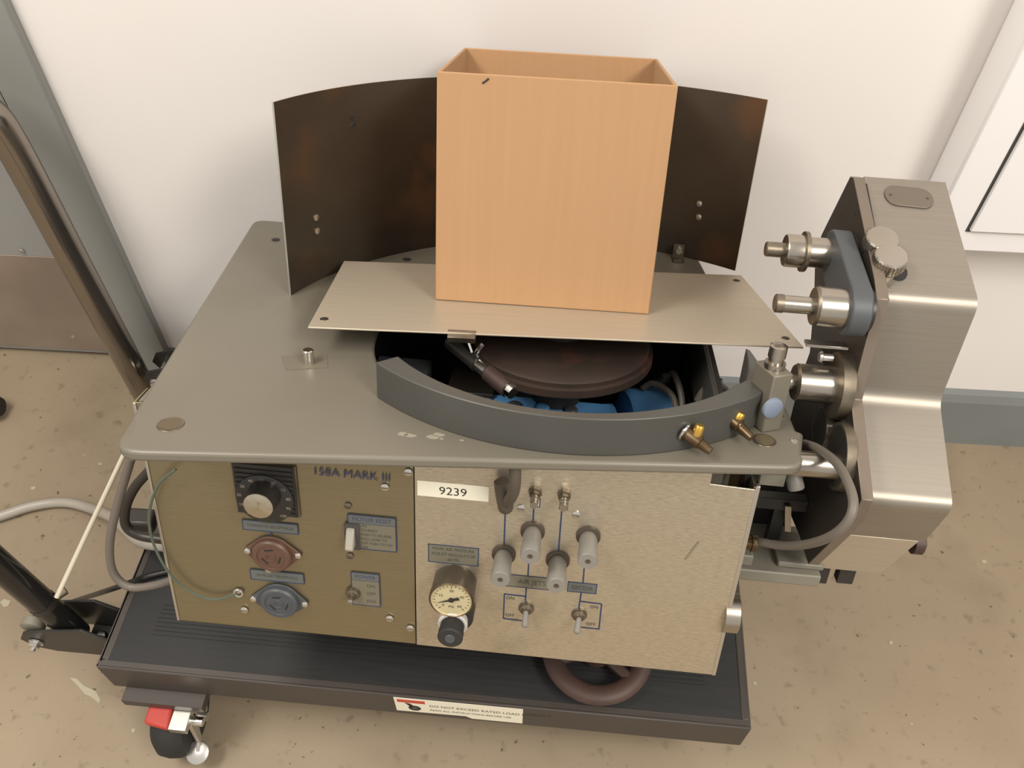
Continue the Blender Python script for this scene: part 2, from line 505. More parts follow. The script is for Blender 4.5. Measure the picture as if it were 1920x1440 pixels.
# fold-down handle: brackets and tubes on the left end
def bracket(y0, y1, rl):
    b = MB()
    for yy in (y0, y1):
        b.prism([(0.0, HC - 0.062), (0.0, HC - 0.004), (-0.03, HC + 0.025), (-0.085, HC + 0.012), (-0.128, HC - 0.004), (-0.142, HC - 0.028), (-0.130, HC - 0.052), (-0.10, HC - 0.062)],
                lambda a, c, h: (a, h, c), yy, yy + 0.004, black_m)
    b.box((-0.004, y0, HC - 0.062), (0, y1 + 0.004, HC - 0.004), black_m)
    b.box((-0.06, y0 + 0.004, HC - 0.062), (-0.002, y1, HC - 0.058), black_m)
    o = b.build('handle_bracket', cart, bevel=0.001)
    b = MB()
    for px, pz in ((-0.118, HC - 0.03),):
        b.lathe((px, y0 - 0.001, pz), (0, -1, 0), [(0, 0.011), (0.002, 0.011), (0.002, 0.008), (0.009, 0.008), (0.010, 0.004), (0.014, 0.004)], zinc_m, 8, False)
        b.lathe((px, y1 + 0.005, pz), (0, 1, 0), [(0, 0.011), (0.002, 0.011), (0.002, 0.008), (0.009, 0.008)], zinc_m, 8, False)
        b.cyl((px, y0 - 0.001, pz), (px, y1 + 0.005, pz), 0.004, zinc_m, 10)
    b.build('bolt', o)
    if not rl:
        return o
    b = MB()
    b.lathe((-0.124, y0 + 0.010, HC - 0.012), (0, 1, 0), [(0, 0.012), (0.002, 0.016), (0.014, 0.016), (0.016, 0.012)], lgrey_m, 20)
    b.build('roller', o)
    b = MB()
    b.lathe((-0.022, y0 + 0.02, HC - 0.05), (-0.3, -0.2, 1), [(0, 0.006), (0.016, 0.006), (0.016, 0.009), (0.022, 0.008)], chrome_m, 8, False)
    b.build('latch_pin', o)
    return o
yf0 = Cp(120, 1215, 0, -0.06).y
bracket(0.04, 0.085, True)
bracket(CD - 0.085, CD - 0.04, False)
# front tube
q0 = Cp(142, 1184, 1, 0.064); q1 = Cp(-60, 1009, 1, 0.064)
b = MB()
d = (q1 - q0)
b.tube([q0 - d * 0.02, q0 + d * 0.5, q1, q1 + d * 1.0], 0.0185, gblack_m, 18, 1)
ft = b.build('handle_tube', cart)
b = MB()
u = d.normalized()
b.lathe(q0 + d * 0.33 + Vector((0, -0.0, 0.0)), d, [(0, 0.0193), (0.010, 0.0193)], black_m, 20)
b.lathe(q0 + d * 0.33 + u.orthogonal().normalized() * 0.02, u.orthogonal(), [(0, 0.006), (0.012, 0.006)], dsteel_m, 10)
b.build('clamp', ft)
# rear tube, upright and bending over the top
r0 = Cp(268, 728, 1, CD - 0.064); r1 = Cp(20, 268, 1, CD - 0.064)
d = r1 - r0
b = MB()
b.tube([r0 - d * 0.05, r0 + d * 0.25, r0 + d * 0.6, r1, r1 + d * 0.1 + Vector((-0.012, 0, 0)), r1 + d * 0.18 + Vector((-0.05, 0, 0)), r1 + d * 0.22 + Vector((-0.12, -0.02, 0))], 0.0235, dchrome_m, 20, 6)
b.build('handle_tube', cart, label='chrome upright of the push handle')

# ================================================================== LABELING MACHINE
mach = empty('labeling_machine', MO, MR)
mach.scale = (MS, MS, MS)
tag(mach, 'grey bench labeling machine with a stainless control panel standing on the cart', 'machine')
ZT, TH = 0.3226, 0.0118

# --- table plate with its round opening breaking the right edge
def circle(cx, cy, r, a0, a1, n):
    return [(cx + r * math.cos(math.radians(a0 + (a1 - a0) * i / n)), cy + r * math.sin(math.radians(a0 + (a1 - a0) * i / n))) for i in range(n + 1)]
HCX, HCY, HR = 0.443, 0.197, 0.229
def rnd(pts, i, r, n=5):
    """round corner i of pts"""
    p, a, c = Vector(pts[i]), Vector(pts[i - 1]), Vector(pts[(i + 1) % len(pts)])
    u, w = (a - p).normalized(), (c - p).normalized()
    s_, e_ = p + u * r, p + w * r
    return [tuple((1 - t) ** 2 * s_ + 2 * t * (1 - t) * p + t * t * e_) for t in [k / n for k in range(n + 1)]]
fl = Mp(206, 846, 2, ZT).to_2d(); fr = Mp(1516, 876, 2, ZT).to_2d(); bl = Mp(477, 411, 2, ZT).to_2d()
br = Mp(1312, 489, 2, ZT).to_2d()
br = br + (br - fr).normalized() * 0.03
nt1 = Mp(1493, 807, 2, ZT).to_2d(); nt0 = Mp(1507, 812, 2, ZT).to_2d()
corner = [tuple(fl), tuple(fr), tuple(br), tuple(bl)]
out = rnd(corner, 0, 0.028) + rnd(corner, 1, 0.022)
aR = -22
inner = circle(HCX, HCY, HR, aR, -360 + 52, 72)          # clockwise through the front and the left
out += [tuple(nt0), tuple(nt1)]
cut_lo = (nt1.x - 0.002, inner[0][1])
cut_hi_y = inner[-1][1]
tt = (cut_hi_y - fr.y) / (br.y - fr.y)
out += [cut_lo] + inner + [(fr.x + (br.x - fr.x) * tt, cut_hi_y)]
out += rnd(corner, 2, 0.02) + rnd(corner, 3, 0.022)
b = MB()
b.prism(out, lambda a, c, h: (a, c, h), ZT - TH, ZT, plate_m)
table = b.build('table_plate', mach, bevel=0.0035, seg=3)

# --- chassis
PW = Mp(1335, 1267, 1, 0).x
b = MB()
CDP = 0.43
b.box((0.004, 0.003, 0.02), (0.008, CDP, ZT - TH), lgrey_m)
b.box((PW - 0.03, 0.12, 0.02), (PW - 0.024, CDP, ZT - TH), dark_m)
b.box((0.008, CDP - 0.005, 0.02), (PW - 0.03, CDP, ZT - TH), dark_m)
b.box((0.008, 0.006, 0.02), (PW - 0.03, CDP - 0.005, 0.026), dark_m)
b.build('chassis', mach)
# pedestal and foot under the chassis
b = MB()
b.box((0.12, 0.14, -0.005), (0.5, 0.36, 0.02), black_m)
base_pt = toM(CR @ Vector((0.45, 0.26, HC + 0.022)) + CA)
b.lathe((base_pt.x, base_pt.y, base_pt.z + 0.02), (0, 0, 1), [(0, 0.05), (-base_pt.z - 0.02, 0.05)], black_m, 28)
b.build('pedestal', mach)
# foot: wedge between the tilted pedestal and the level deck, described on the deck
foot = []
for zc in (HC + 0.0006, HC + 0.045):
    for dx, dy in ((-0.10, -0.08), (0.10, -0.08), (0.10, 0.09), (-0.10, 0.09)):
        foot.append(toM(CR @ Vector((0.45 + dx, 0.28 + dy, zc)) + CA))
b = MB(); b.hexa(foot, black_m); b.build('foot', mach, bevel=0.002)
# handwheel under the panel, lying just over the deck
hw = toM(CR @ (Cp(1120, 1218, 2, HC + 0.030)) + CA)
up = MRT @ Vector((0, 0, 1))
b = MB()
b.torus(hw, up, 0.066, 0.0145, hand_m, 44, 12, 0.009)
uu = up.orthogonal().normalized(); vv = up.cross(uu)
for k in range(3):
    a = 2 * PI * k / 3 + 0.6
    dd = uu * math.cos(a) + vv * math.sin(a)
    b.tube([hw, hw + dd * 0.03, hw + dd * 0.06], 0.008, hand_m, 8, 1)
b.lathe(hw - up * 0.022, up, [(0, 0.012), (0.008, 0.012), (0.010, 0.022), (0.032, 0.02), (0.037, 0.014)], hand_m, 20)
b.lathe(hw, up, [(0, 0.01), (0.10, 0.01)], dsteel_m, 14)
b.build('handwheel', mach, label='red-brown handwheel under the front panel')

# --- front panels
SX = Mp(779, 1100, 1, 0).x
ZPT = 0.3106
b = MB()
b.box((0, 0, 0), (SX - 0.0006, 0.002, ZPT), panel_m)
b.box((0, 0, 0), (0.0018, 0.03, ZPT), panel_m)
b.box((-0.0006, -0.0014, 0), (0.0026, 0.0, ZPT), edge_m)
cpl = b.build('control_panel', mach, bevel=0.0006)
nx = Mp(1335, 890, 1, 0).x; nz = Mp(1337, 907, 1, 0).z
b = MB()
b.prism([(SX + 0.0006, 0), (PW, 0), (PW, nz - 0.002), (nx, nz), (nx, ZPT), (SX + 0.0006, ZPT)], lambda a, c, h: (a, h, c), -0.0012, 0.001, panel2_m)
b.box((PW - 0.0022, 0.001, 0), (PW, 0.028, nz), panel2_m)
b.hexa([(PW - 0.001, -0.002, 0), (PW + 0.0035, -0.002, 0), (PW + 0.0035, 0.004, 0), (PW - 0.001, 0.004, 0), (PW - 0.001, -0.002, nz + 0.003), (PW + 0.0035, -0.002, nz + 0.003), (PW + 0.0035, 0.004, nz + 0.003), (PW - 0.001, 0.004, nz + 0.003)], edge_m)
cpr = b.build('air_panel', mach, bevel=0.0007, label='plain brushed right half of the front panel')

def PN(x, y):                         # point on the face of the front panel
    return Mp(x, y, 1, 0)
FACE = -0.0014
def pf(a, c, h):
    return (a, FACE - h, c)
def inkbox(b, x0, x1, z0, z1, ink, fill=None, t=0.0011, h=0.0002):
    if fill:
        b.prism([(x0, z0), (x1, z0), (x1, z1), (x0, z1)], pf, 0, h * 0.5, fill)
    for r in ((x0, x1, z0, z0 + t), (x0, x1, z1 - t, z1), (x0, x0 + t, z0, z1), (x1 - t, x1, z0, z1)):
        b.prism([(r[0], r[2]), (r[1], r[2]), (r[1], r[3]), (r[0], r[3])], pf, h * 0.5, h, ink)
def bar(b, p, q, ink, t=0.0011):
    (x0, z0), (x1, z1) = p, q
    d = Vector((x1 - x0, z1 - z0)).normalized()
    n = Vector((-d.y, d.x)) * t / 2
    b.prism([(x0 + n.x, z0 + n.y), (x1 + n.x, z1 + n.y), (x1 - n.x, z1 - n.y), (x0 - n.x, z0 - n.y)], pf, 0, 0.0002, ink)
def lett(b, s, x, z, size, ink, align='CENTER', sx=1.0):
    b.text(s, lambda a, c: (x + a, FACE - 0.0003, z + c), size, ink, align, sx)
def xz(x, y):
    p = PN(x, y)
    return p.x, p.z

# titles and printed frames of the left panel
b = MB()
x, z = xz(660, 889)
x0 = xz(586, 884)[0]; x1 = xz(733, 895)[0]
lett(b, '158A MARK III', (x0 + x1) / 2, z, 0.0140, inkn_m, sx=0.98)
b.build('title_lettering', cpl)
def pbox(parent, name, l, r, top, bot, lines, fill, ink, link=None):
    """l, r, top, bot: photo points on the panel at the box's left, right, top and bottom"""
    x0, x1, z1, z0 = xz(*l)[0], xz(*r)[0], xz(*top)[1], xz(*bot)[1]
    b = MB()
    inkbox(b, x0, x1, z0, z1, ink, fill)
    for s, fx, fz, size, sx in lines:
        lett(b, s, x0 + (x1 - x0) * fx, z0 + (z1 - z0) * fz, size, inkd_m, sx=sx)
    if link:
        bar(b, ((x0 + x1) / 2, z0), ((x0 + x1) / 2, z0 - link), ink)
    return b.build(name, parent), (x0, x1, z0, z1)
pbox(cpl, 'printed_label', (455, 982), (560, 992), (507, 977), (507, 996), [('CONVEYOR RECEPTACLE', 0.5, 0.5, 0.0054, 0.85)], tintb_m, inkb_m, 0.006)
pbox(cpl, 'printed_label', (470, 1075), (571, 1085), (520, 1070), (520, 1089), [('AUXILIARY RECEPTACLE', 0.5, 0.5, 0.0052, 0.85)], tintb_m, inkb_m, 0.006)
# motor reset frame
x0, x1 = xz(653, 990)[0], xz(744, 1000)[0]
z1, z0 = xz(698, 966)[1], xz(698, 1030)[1]
b = MB()
inkbox(b, x0, x1, z0, z1, inkb_m, tint_m, 0.0013)
zh = z1 - (z1 - z0) * 0.24
b.prism([(x0 + .0013, zh), (x1 - .0013, zh), (x1 - .0013, z1 - .0013), (x0 + .0013, z1 - .0013)], pf, 0.0001, 0.00022, tintb_m)
bar(b, (x0, zh), (x1, zh), inkb_m, 0.0013)
lett(b, 'MOTOR RESET', (x0 + x1) / 2, (zh + z1) / 2 - 0.0004, 0.0078, inkn_m, sx=0.85)
for i, t in enumerate(('ON', 'TO RESET', 'PUSH TO RELEASE', 'PULL LEVER TO', 'OFF THEN TO ON', 'OFF')):
    lett(b, t, x0 + (x1 - x0) * 0.27, z0 + (zh - z0) * (0.91 - 0.165 * i), 0.0050, inkd_m, 'LEFT', 0.84)
b.build('printed_label', cpl)
# power frame
x0, x1 = xz(659, 1090)[0], xz(713, 1100)[0]
z1, z0 = xz(686, 1073)[1], xz(686, 1134)[1]
b = MB()
inkbox(b, x0, x1, z0, z1, inkb_m, tint_m, 0.0011)
zh = z1 - (z1 - z0) * 0.23
b.prism([(x0 + .0011, zh), (x1 - .0011, zh), (x1 - .0011, z1 - .0011), (x0 + .0011, z1 - .0011)], pf, 0.0001, 0.00022, tintb_m)
bar(b, (x0, zh), (x1, zh), inkb_m, 0.0011)
lett(b, 'POWER', (x0 + x1) / 2, (zh + z1) / 2 - 0.0004, 0.0068, inkn_m)
for i, t in enumerate(('ON', 'OFF', 'JOG')):
    lett(b, t, x0 + (x1 - x0) * 0.68, z0 + (zh - z0) * (0.8 - 0.3 * i), 0.0062, inkd_m)
b.build('printed_label', cpl)

# screws on the panel
def screw(x, y, r=0.0045, parent=None, m=zinc_m, h=0.0018):
    p = PN(x, y)
    b = MB()
    b.lathe((p.x, FACE, p.z), (0, -1, 0), [(0, r), (h * 0.5, r), (h, r * 0.6)], m, 14)
    b.box((p.x - r * .8, FACE - h - 0.0001, p.z - r * .12), (p.x + r * .8, FACE - h * 0.8, p.z + r * .12), dsteel_m)
    return b.build('screw', parent)
for x, y in ((722, 912), (766, 884), (731, 1158), (770, 1176), (459, 1142), (653, 947), (657, 1041)):
    screw(x, y, 0.0046 if x > 660 or x < 500 else 0.004, cpl, zinc_m if x > 700 or x < 500 else dsteel_m)
for x, y in ((977, 951), (1080, 963)):
    screw(x, y, 0.0046, cpr)
# grounding lug with the green wire's ring
p = PN(449, 1108)
b = MB(); b.torus((p.x, FACE - 0.0022, p.z), (0, 1, 0), 0.0048, 0.0016, zinc_m, 20, 8)
b.lathe((p.x, FACE, p.z), (0, -1, 0), [(0, 0.003), (0.003, 0.003), (0.004, 0.002)], dsteel_m, 10)
b.build('ground_lug', cpl)

# --- speed dial: black ribbed plate and knob
x0, x1 = xz(443, 905)[0], xz(557, 925)[0]
z1, z0 = xz(500, 868)[1], xz(520, 962)[1]
b = MB()
b.box((x0 - 0.002, FACE - 0.0012, z0 - 0.002), (x1 + 0.002, FACE, z1), dsteel_m)
b.box((x0, FACE - 0.003, z0), (x1, FACE - 0.001, z1), black_m)
k = z0 + 0.002
while k < z1 - 0.003:
    b.box((x0 + 0.002, FACE - 0.0045, k), (x1 - 0.002, FACE - 0.003, k + 0.003), black_m)
    k += 0.0062
dial = b.build('dial_plate', mach)
kx, kz = xz(500, 929)
kx, kz = kx, kz
b = MB()
b.lathe((kx, FACE - 0.003, kz), (0, -1, 0), [(0, 0.032), (0.003, 0.032), (0.004, 0.030)], black_m, 40)
for i in range(11):
    a = math.radians(225 - 27 * i)
    b.text(str(i * 10), lambda u_, v_, a=a: (kx + 0.0275 * math.cos(a) + u_, FACE - 0.0073, kz + 0.0275 * math.sin(a) + v_), 0.0052, zinc_m)
b.build('dial_scale', dial)
b = MB()
# knurled skirt
n = 36
tip = Mp(484, 949, 1, FACE - 0.028)
kx2, kz2 = tip.x, tip.z
prof = []
b.lathe((kx2, FACE - 0.004, kz2), (0, -1, 0), [(0, 0.0175), (0.004, 0.018), (0.016, 0.0162), (0.022, 0.0162)], black_m, 40)
b.lathe((kx2, FACE - 0.026, kz2), (0, -1, 0), [(0, 0.0164), (0.0015, 0.0164)], black_m, 40)
b.build('knob', dial)
spun_m = mat('spun_metal', (196, 186, 166), 0.25, 0.9, aniso=0.9)
nt_ = spun_m.node_tree
tg = nt_.nodes.new('ShaderNodeTangent'); tg.direction_type = 'RADIAL'; tg.axis = 'Y'
nt_.links.new(tg.outputs['Tangent'], nt_.nodes['Principled BSDF'].inputs['Tangent'])
b = MB()
b.lathe((kx2, FACE - 0.0275, kz2), (0, -1, 0), [(0, 0.0158), (0.0008, 0.0158), (0.001, 0.0152)], spun_m, 48)
b.build('knob_cap', dial, label='spun bright metal cap of the black knob')

# --- receptacles
def receptacle(x, y, mface, mflange, r, ears):
    px, pz = xz(x, y)
    b = MB()
    e = [xz(*q) for q in ears]
    pts = []
    # flange: circle drawn out to the two ears
    va = Vector(e[0]) - Vector((px, pz)); vb = Vector(e[1]) - Vector((px, pz))
    for i in range(48):
        t = 2 * PI * i / 48
        d = Vector((math.cos(t), math.sin(t)))
        r0 = r + 0.002
        rr = r0
        for v in (va, vb):
            far = v.length + 0.006
            al = math.acos(r0 / far)
            th = math.acos(max(-1, min(1, d.dot(v.normalized()))))
            if th < al:
                rr = max(rr, min(r0 / math.cos(al - th), (v.length + 0.0035) if th > 0.12 else v.length + 0.0045))
        pts.append((px + d.x * rr, pz + d.y * rr))
    b.prism(pts, pf, 0, 0.0022, mflange)
    o = b.build('receptacle', mach, bevel=0.0006)
    b = MB()
    b.lathe((px, FACE - 0.002, pz), (0, -1, 0), [(0, r), (0.005, r), (0.007, r - 0.002), (0.007, r - 0.006), (0.0058, r - 0.0065), (0.0058, 0.0)], mface, 40)
    b.build('face', o)
    b = MB()
    for i in range(3):
        t = math.radians(100 + 120 * i)
        c = Vector((px + 0.010 * math.cos(t), pz + 0.010 * math.sin(t)))
        tt_ = Vector((-math.sin(t), math.cos(t)))
        nn = Vector((math.cos(t), math.sin(t)))
        q = [c + tt_ * 0.005 + nn * 0.001, c - tt_ * 0.005 + nn * 0.001, c - tt_ * 0.005 - nn * 0.001, c + tt_ * 0.005 - nn * 0.001]
        b.prism([tuple(v) for v in q], pf, 0.0072, 0.0082, ink_m)
    b.torus((px, FACE - 0.0080, pz), (0, 1, 0), 0.0052, 0.001, mface, 24, 8)
    b.build('slots', o)
    for q in ears:
        a, c = xz(*q)
        b = MB(); b.lathe((a, FACE - 0.002, c), (0, -1, 0), [(0, 0.004), (0.0012, 0.0038), (0.002, 0.002)], chrome_m, 14)
        b.build('screw', o)
    return o, px, pz
o, px, pz = receptacle(513, 1035, recb_m, recb_m, 0.0225, ((466, 1029), (560, 1038)))
a, c = xz(508, 1059)
MB().lathe((a, FACE - 0.006, c), (0, -1, 0), [(0, 0.004), (0.002, 0.0038), (0.003, 0.002)], chrome_m, 14).build('screw', o)
receptacle(527, 1122, recg_m, recg_m, 0.0225, ((477, 1119), (573, 1129)))

# --- rocker and toggles
def toggle(x, y, tx, ty, parent_name='toggle_switch', r=0.0028, ln=0.017, tipm=steel_m):
    a, c = xz(x, y)
    b = MB()
    b.lathe((a, FACE, c), (0, -1, 0), [(0, 0.009), (0.0015, 0.009), (0.0015, 0.0075), (0.004, 0.0075), (0.005, 0.0055), (0.007, 0.005)], dsteel_m, 6 if False else 18)
    o = b.build(parent_name, mach)
    b = MB()
    tp = Mp(tx, ty, 1, FACE - ln)
    p0 = Vector((a, FACE - 0.005, c))
    d = tp - p0
    b.lathe(p0, d, [(0, r * 0.8), (d.length * 0.6, r), (d.length * 0.93, r * 1.15), (d.length, r * 0.7)], tipm, 14)
    b.build('lever', o)
    return o
toggle(663, 1110, 656, 1130)
toggle(987, 1138, 984, 1176, ln=0.022, r=0.0036, tipm=knob_m)
toggle(1086, 1150, 1081, 1188, ln=0.022, r=0.0036, tipm=knob_m)
a, c = xz(660, 1003)
b = MB(); b.box((a - 0.0075, FACE - 0.003, c - 0.018), (a + 0.0095, FACE, c + 0.018), gap_m)
o = b.build('rocker_switch', mach, bevel=0.0006)
b = MB()
b.prism([(FACE - 0.002, c + 0.014), (FACE - 0.006, c + 0.012), (FACE - 0.015, c - 0.007), (FACE - 0.014, c - 0.011), (FACE - 0.002, c - 0.011)], lambda u_, v_, h: (h, u_, v_), a - 0.0047, a + 0.0047, switch_m)
b.build('rocker', o, bevel=0.0015)

# --- asset tag
x0, x1 = xz(783, 910)[0], xz(917, 922)[0]
z1, z0 = xz(850, 905)[1], xz(850, 933)[1]
b = MB()
b.prism([(x0, z0), (x1, z0), (x1, z1), (x0, z1)], pf, 0, 0.0004, white_m)
lett(b, '9239', (x0 + x1) / 2, (z0 + z1) / 2 - 0.0012, 0.0145, ink_m, sx=1.05)
for v in b.v:
    if abs(v.y - (FACE - 0.0003)) < 1e-6:
        v.y = FACE - 0.0006
b.build('asset_tag', cpr, label='cream paper tag reading 9239')

# --- blue flow lines and printed names of the air panel
b = MB()
def line(p, q):
    bar(b, xz(*p), xz(*q), inkb_m, 0.0016)
line((948, 945), (945, 1030)); line((1002, 935), (999, 985)); line((1055, 935), (1047, 1035))
line((993, 1030), (990, 1079)); line((987, 1100), (985, 1130)); line((1097, 1045), (1093, 1092)); line((1090, 1109), (1085, 1140))
line((946, 1112), (987, 1117)); line((946, 1112), (944, 1158)); line((944, 1158), (985, 1163))
line((1089, 1126), (1128, 1131)); line((1128, 1131), (1123, 1178)); line((1123, 1178), (1084, 1174))
for s, x, y in (('ON', 957, 1120), ('OFF', 956, 1152), ('ON', 1114, 1137), ('OFF', 1108, 1169)):
    lett(b, s, *xz(x, y), 0.0062, inkd_m)
b.build('flow_lines', cpr, label='blue printed flow lines')
b = MB(); bar(b, xz(1284, 1048), xz(1310, 1014), mat('dull_scuff', (132, 121, 99), 0.6, 0.3), 0.0022); b.build('scuff_mark', cpr)
pbox(cpr, 'printed_label', (945, 1085), (1050, 1097), (990, 1078), (985, 1101), [('AIR JETS', 0.5, 0.48, 0.0092, 0.95)], tint_m, inkb_m)
pbox(cpr, 'printed_label', (1064, 1097), (1119, 1104), (1092, 1091), (1091, 1110), [('EJECTOR', 0.5, 0.48, 0.0072, 0.85)], tintb_m, inkb_m)
pbox(cpr, 'printed_label', (803, 1037), (898, 1045), (850, 1022), (850, 1056), [('MAIN AIR PRESSURE', 0.5, 0.78, 0.0062, 0.85), ('ADJUST REGULATOR', 0.5, 0.5, 0.0062, 0.85), ('60 PSI', 0.5, 0.22, 0.0062, 0.85)], tint_m, inkb_m, 0.02)

# --- needle valves
for bx, by, ex, ey, kind in ((945, 1037, 939, 1081, 0), (999, 994, 996, 1038, 1), (1046, 1048, 1043, 1093, 2), (1103, 1003, 1104, 1048, 3)):
    a, c = xz(bx, by)
    b = MB()
    b.lathe((a, FACE, c), (0, -1, 0), [(0, 0.0132), (0.0025, 0.0132), (0.003, 0.0122)], gaugeb_m, 30)
    o = b.build('needle_valve', mach)
    b = MB()
    b.lathe((a, FACE - 0.003, c), (0, -1, 0), [(0, 0.0088), (0.006, 0.0099), (0.024, 0.0101), (0.0245, 0.0106), (0.037, 0.0106), (0.0382, 0.0098), (0.0382, 0.0033), (0.0375, 0.003)], knob_m, 30)
    b.lathe((a, FACE - 0.0406, c), (0, -1, 0), [(0, 0.0022), (0.0012, 0.0022)], dsteel_m, 10)
    b.build('valve_knob', o, label='grey cylindrical knob')
# --- two hose barbs with clamps
for x, y in ((1004, 920), (1058, 925)):
    a, c = xz(x, y)
    b = MB()
    b.lathe((a, FACE, c), (0, -1, 0), [(0, 0.0075), (0.004, 0.0075), (0.004, 0.0056), (0.009, 0.0056)], dsteel_m, 6, False)
    o = b.build('hose_fitting', mach)
    b = MB()
    b.lathe((a, FACE - 0.009, c), (0, -1, 0), [(0, 0.0042), (0.004, 0.005), (0.004, 0.004), (0.009, 0.0048), (0.009, 0.0038), (0.015, 0.0042)], steel_m, 16)
    b.build('barb', o)
    b = MB(); a2, c2 = xz(x + (1 if x < 1030 else -1), y + 21)
    inkbox(b, a2 - 0.0048, a2 + 0.0048, c2 - 0.006, c2 + 0.006, inkb_m, whitep_m, 0.0011)
    b.build('printed_square', o)
# supply hose
b = MB()
q = [Mp(965, 868, 1, -0.045), Mp(966, 900, 1, -0.045), Mp(962, 925, 1, -0.036), Mp(953, 940, 1, -0.020), Mp(949, 948, 1, -0.002)]
q[0].z = min(q[0].z, ZT - TH - 0.002)
b.tube(q, 0.0060, airh_m, 14, 6)
b.build('air_hose', mach, label='short grey hose entering the panel top')
b = MB()
q = [Mp(941, 903, 1, -0.012), Mp(943, 922, 1, -0.013), Mp(947, 943, 1, -0.010), Mp(948, 950, 1, -0.003)]
b.tube(q, 0.0085, airh_m, 14, 5)
b.build('air_hose', mach)

# --- pressure gauge
fc = Mp(846, 1126, 1, FACE - 0.031)
gd = Vector((0, -1, 0))
gx, gz = fc.x, fc.z
b = MB()
b.lathe((gx, FACE, gz), gd, [(0, 0.0240), (0.012, 0.0244), (0.024, 0.0244), (0.024, 0.0250), (0.031, 0.0250, gaugeb_m), (0.0322, 0.0236, dbrass_m), (0.0315, 0.0228, dbrass_m), (0.0295, 0.0224, dial_m), (0.0295, 0.0, dial_m)], gaugeb_m, 48)
o = b.build('pressure_gauge', mach, label='round pressure gauge with a dark case and cream dial')
b = MB()
yy = FACE - 0.0299
def gf(u_, v_, h):
    return (gx + u_, yy - h, gz + v_)
for i in range(21):
    a = math.radians(225 - 13.5 * i)
    r0_, r1_ = (0.0165 if i % 5 == 0 else 0.0183), 0.0202
    d_, n_ = Vector((math.cos(a), math.sin(a))), Vector((-math.sin(a), math.cos(a))) * 0.00035
    b.prism([tuple(d_ * r0_ + n_), tuple(d_ * r1_ + n_), tuple(d_ * r1_ - n_), tuple(d_ * r0_ - n_)], gf, 0, 0.0001, inkd_m)
for i, s in enumerate(('0', '15', '30', '45', '60')):
    a = math.radians(225 - 67.5 * i)
    b.text(s, lambda u_, v_, a=a: (gx + 0.0128 * math.cos(a) + u_, yy - 0.0001, gz + 0.0128 * math.sin(a) + v_), 0.0050, inkd_m)
b.text('PSI', lambda u_, v_: (gx + u_, yy - 0.0001, gz - 0.0105 + v_), 0.005, inkd_m)
b.build('dial_marks', o)
b = MB()
an = math.radians(200)
d_, n_ = Vector((math.cos(an), math.sin(an))), Vector((-math.sin(an), math.cos(an)))
b.prism([tuple(d_ * 0.017), tuple(-d_ * 0.002 + n_ * 0.0016), tuple(-d_ * 0.009 + n_ * 0.002), tuple(-d_ * 0.009 - n_ * 0.002), tuple(-d_ * 0.002 - n_ * 0.0016)], gf, 0.0006, 0.0010, ink_m)
b.lathe((gx, yy, gz), gd, [(0, 0.003), (0.0015, 0.003)], ink_m, 14)
b.build('needle', o)
# --- regulator under the gauge
rp = Mp(845, 1190, 1, FACE - 0.045)
rx, rz_ = rp.x, rp.z
b = MB()
b.lathe((rx + 0.003, FACE, rz_), gd, [(0, 0.0190), (0.019, 0.0190), (0.021, 0.018)], black_m, 30)
o = b.build('regulator', mach)
b = MB(); b.lathe((rx, FACE - 0.022, rz_), gd, [(0, 0.0162), (0.008, 0.0168), (0.009, 0.0158)], whitep_m, 36)
b.build('locknut', o, label='white plastic lock ring')
b = MB(); b.lathe((rx, FACE - 0.030, rz_), gd, [(0, 0.0132), (0.002, 0.0136), (0.010, 0.0136), (0.0105, 0.0142), (0.0195, 0.0142), (0.021, 0.0128), (0.021, 0.005, rubber_m)], rubber_m, 30)
b.lathe((rx, FACE - 0.051, rz_), gd, [(0, 0.006), (0.0012, 0.0055)], greyblue_m, 18)
b.build('knob', o)

# --- curved front guard around the opening
GX, GY, GR = 0.443, 0.247, 0.290
GH = 0.042
b = MB()
A0, A1, NS = -132.0, -49.0, 56
vs = []
for i in range(NS + 1):
    a = math.radians(A0 + (A1 - A0) * i / NS)
    o_ = Vector((GX + GR * math.cos(a), GY + GR * math.sin(a)))
    # inner point: along the ray from the opening's centre
    dv = (o_ - Vector((HCX, HCY))).normalized()
    i_ = Vector((HCX, HCY)) + dv * HR
    if (o_ - i_).length < 0.010 or (o_ - Vector((HCX, HCY))).length < HR + 0.01:
        i_ = o_ - dv * 0.010
    vs += [(o_.x, o_.y, ZT), (o_.x, o_.y, ZT + GH), (i_.x, i_.y, ZT + GH), (i_.x, i_.y, ZT)]
for ox, oy, ix, iy in ((0.6475, 0.045, 0.628, 0.060), (0.6505, 0.064, 0.633, 0.080), (0.6505, 0.084, 0.6365, 0.104), (0.6425, 0.128, 0.6385, 0.133)):
    vs += [(ox, oy, ZT), (ox, oy, ZT + GH), (ix, iy, ZT + GH), (ix, iy, ZT)]
    NS += 1
fs = [(0, 1, 2, 3), tuple(4 * NS + k for k in (3, 2, 1, 0))]
for i in range(NS):
    for k in range(4):
        fs.append((4 * i + k, 4 * i + (k + 1) % 4, 4 * i + 4 + (k + 1) % 4, 4 * i + 4 + k))
b.add(vs, fs, ring_m, True)
b.build('front_guard', mach, bevel=0.0012)
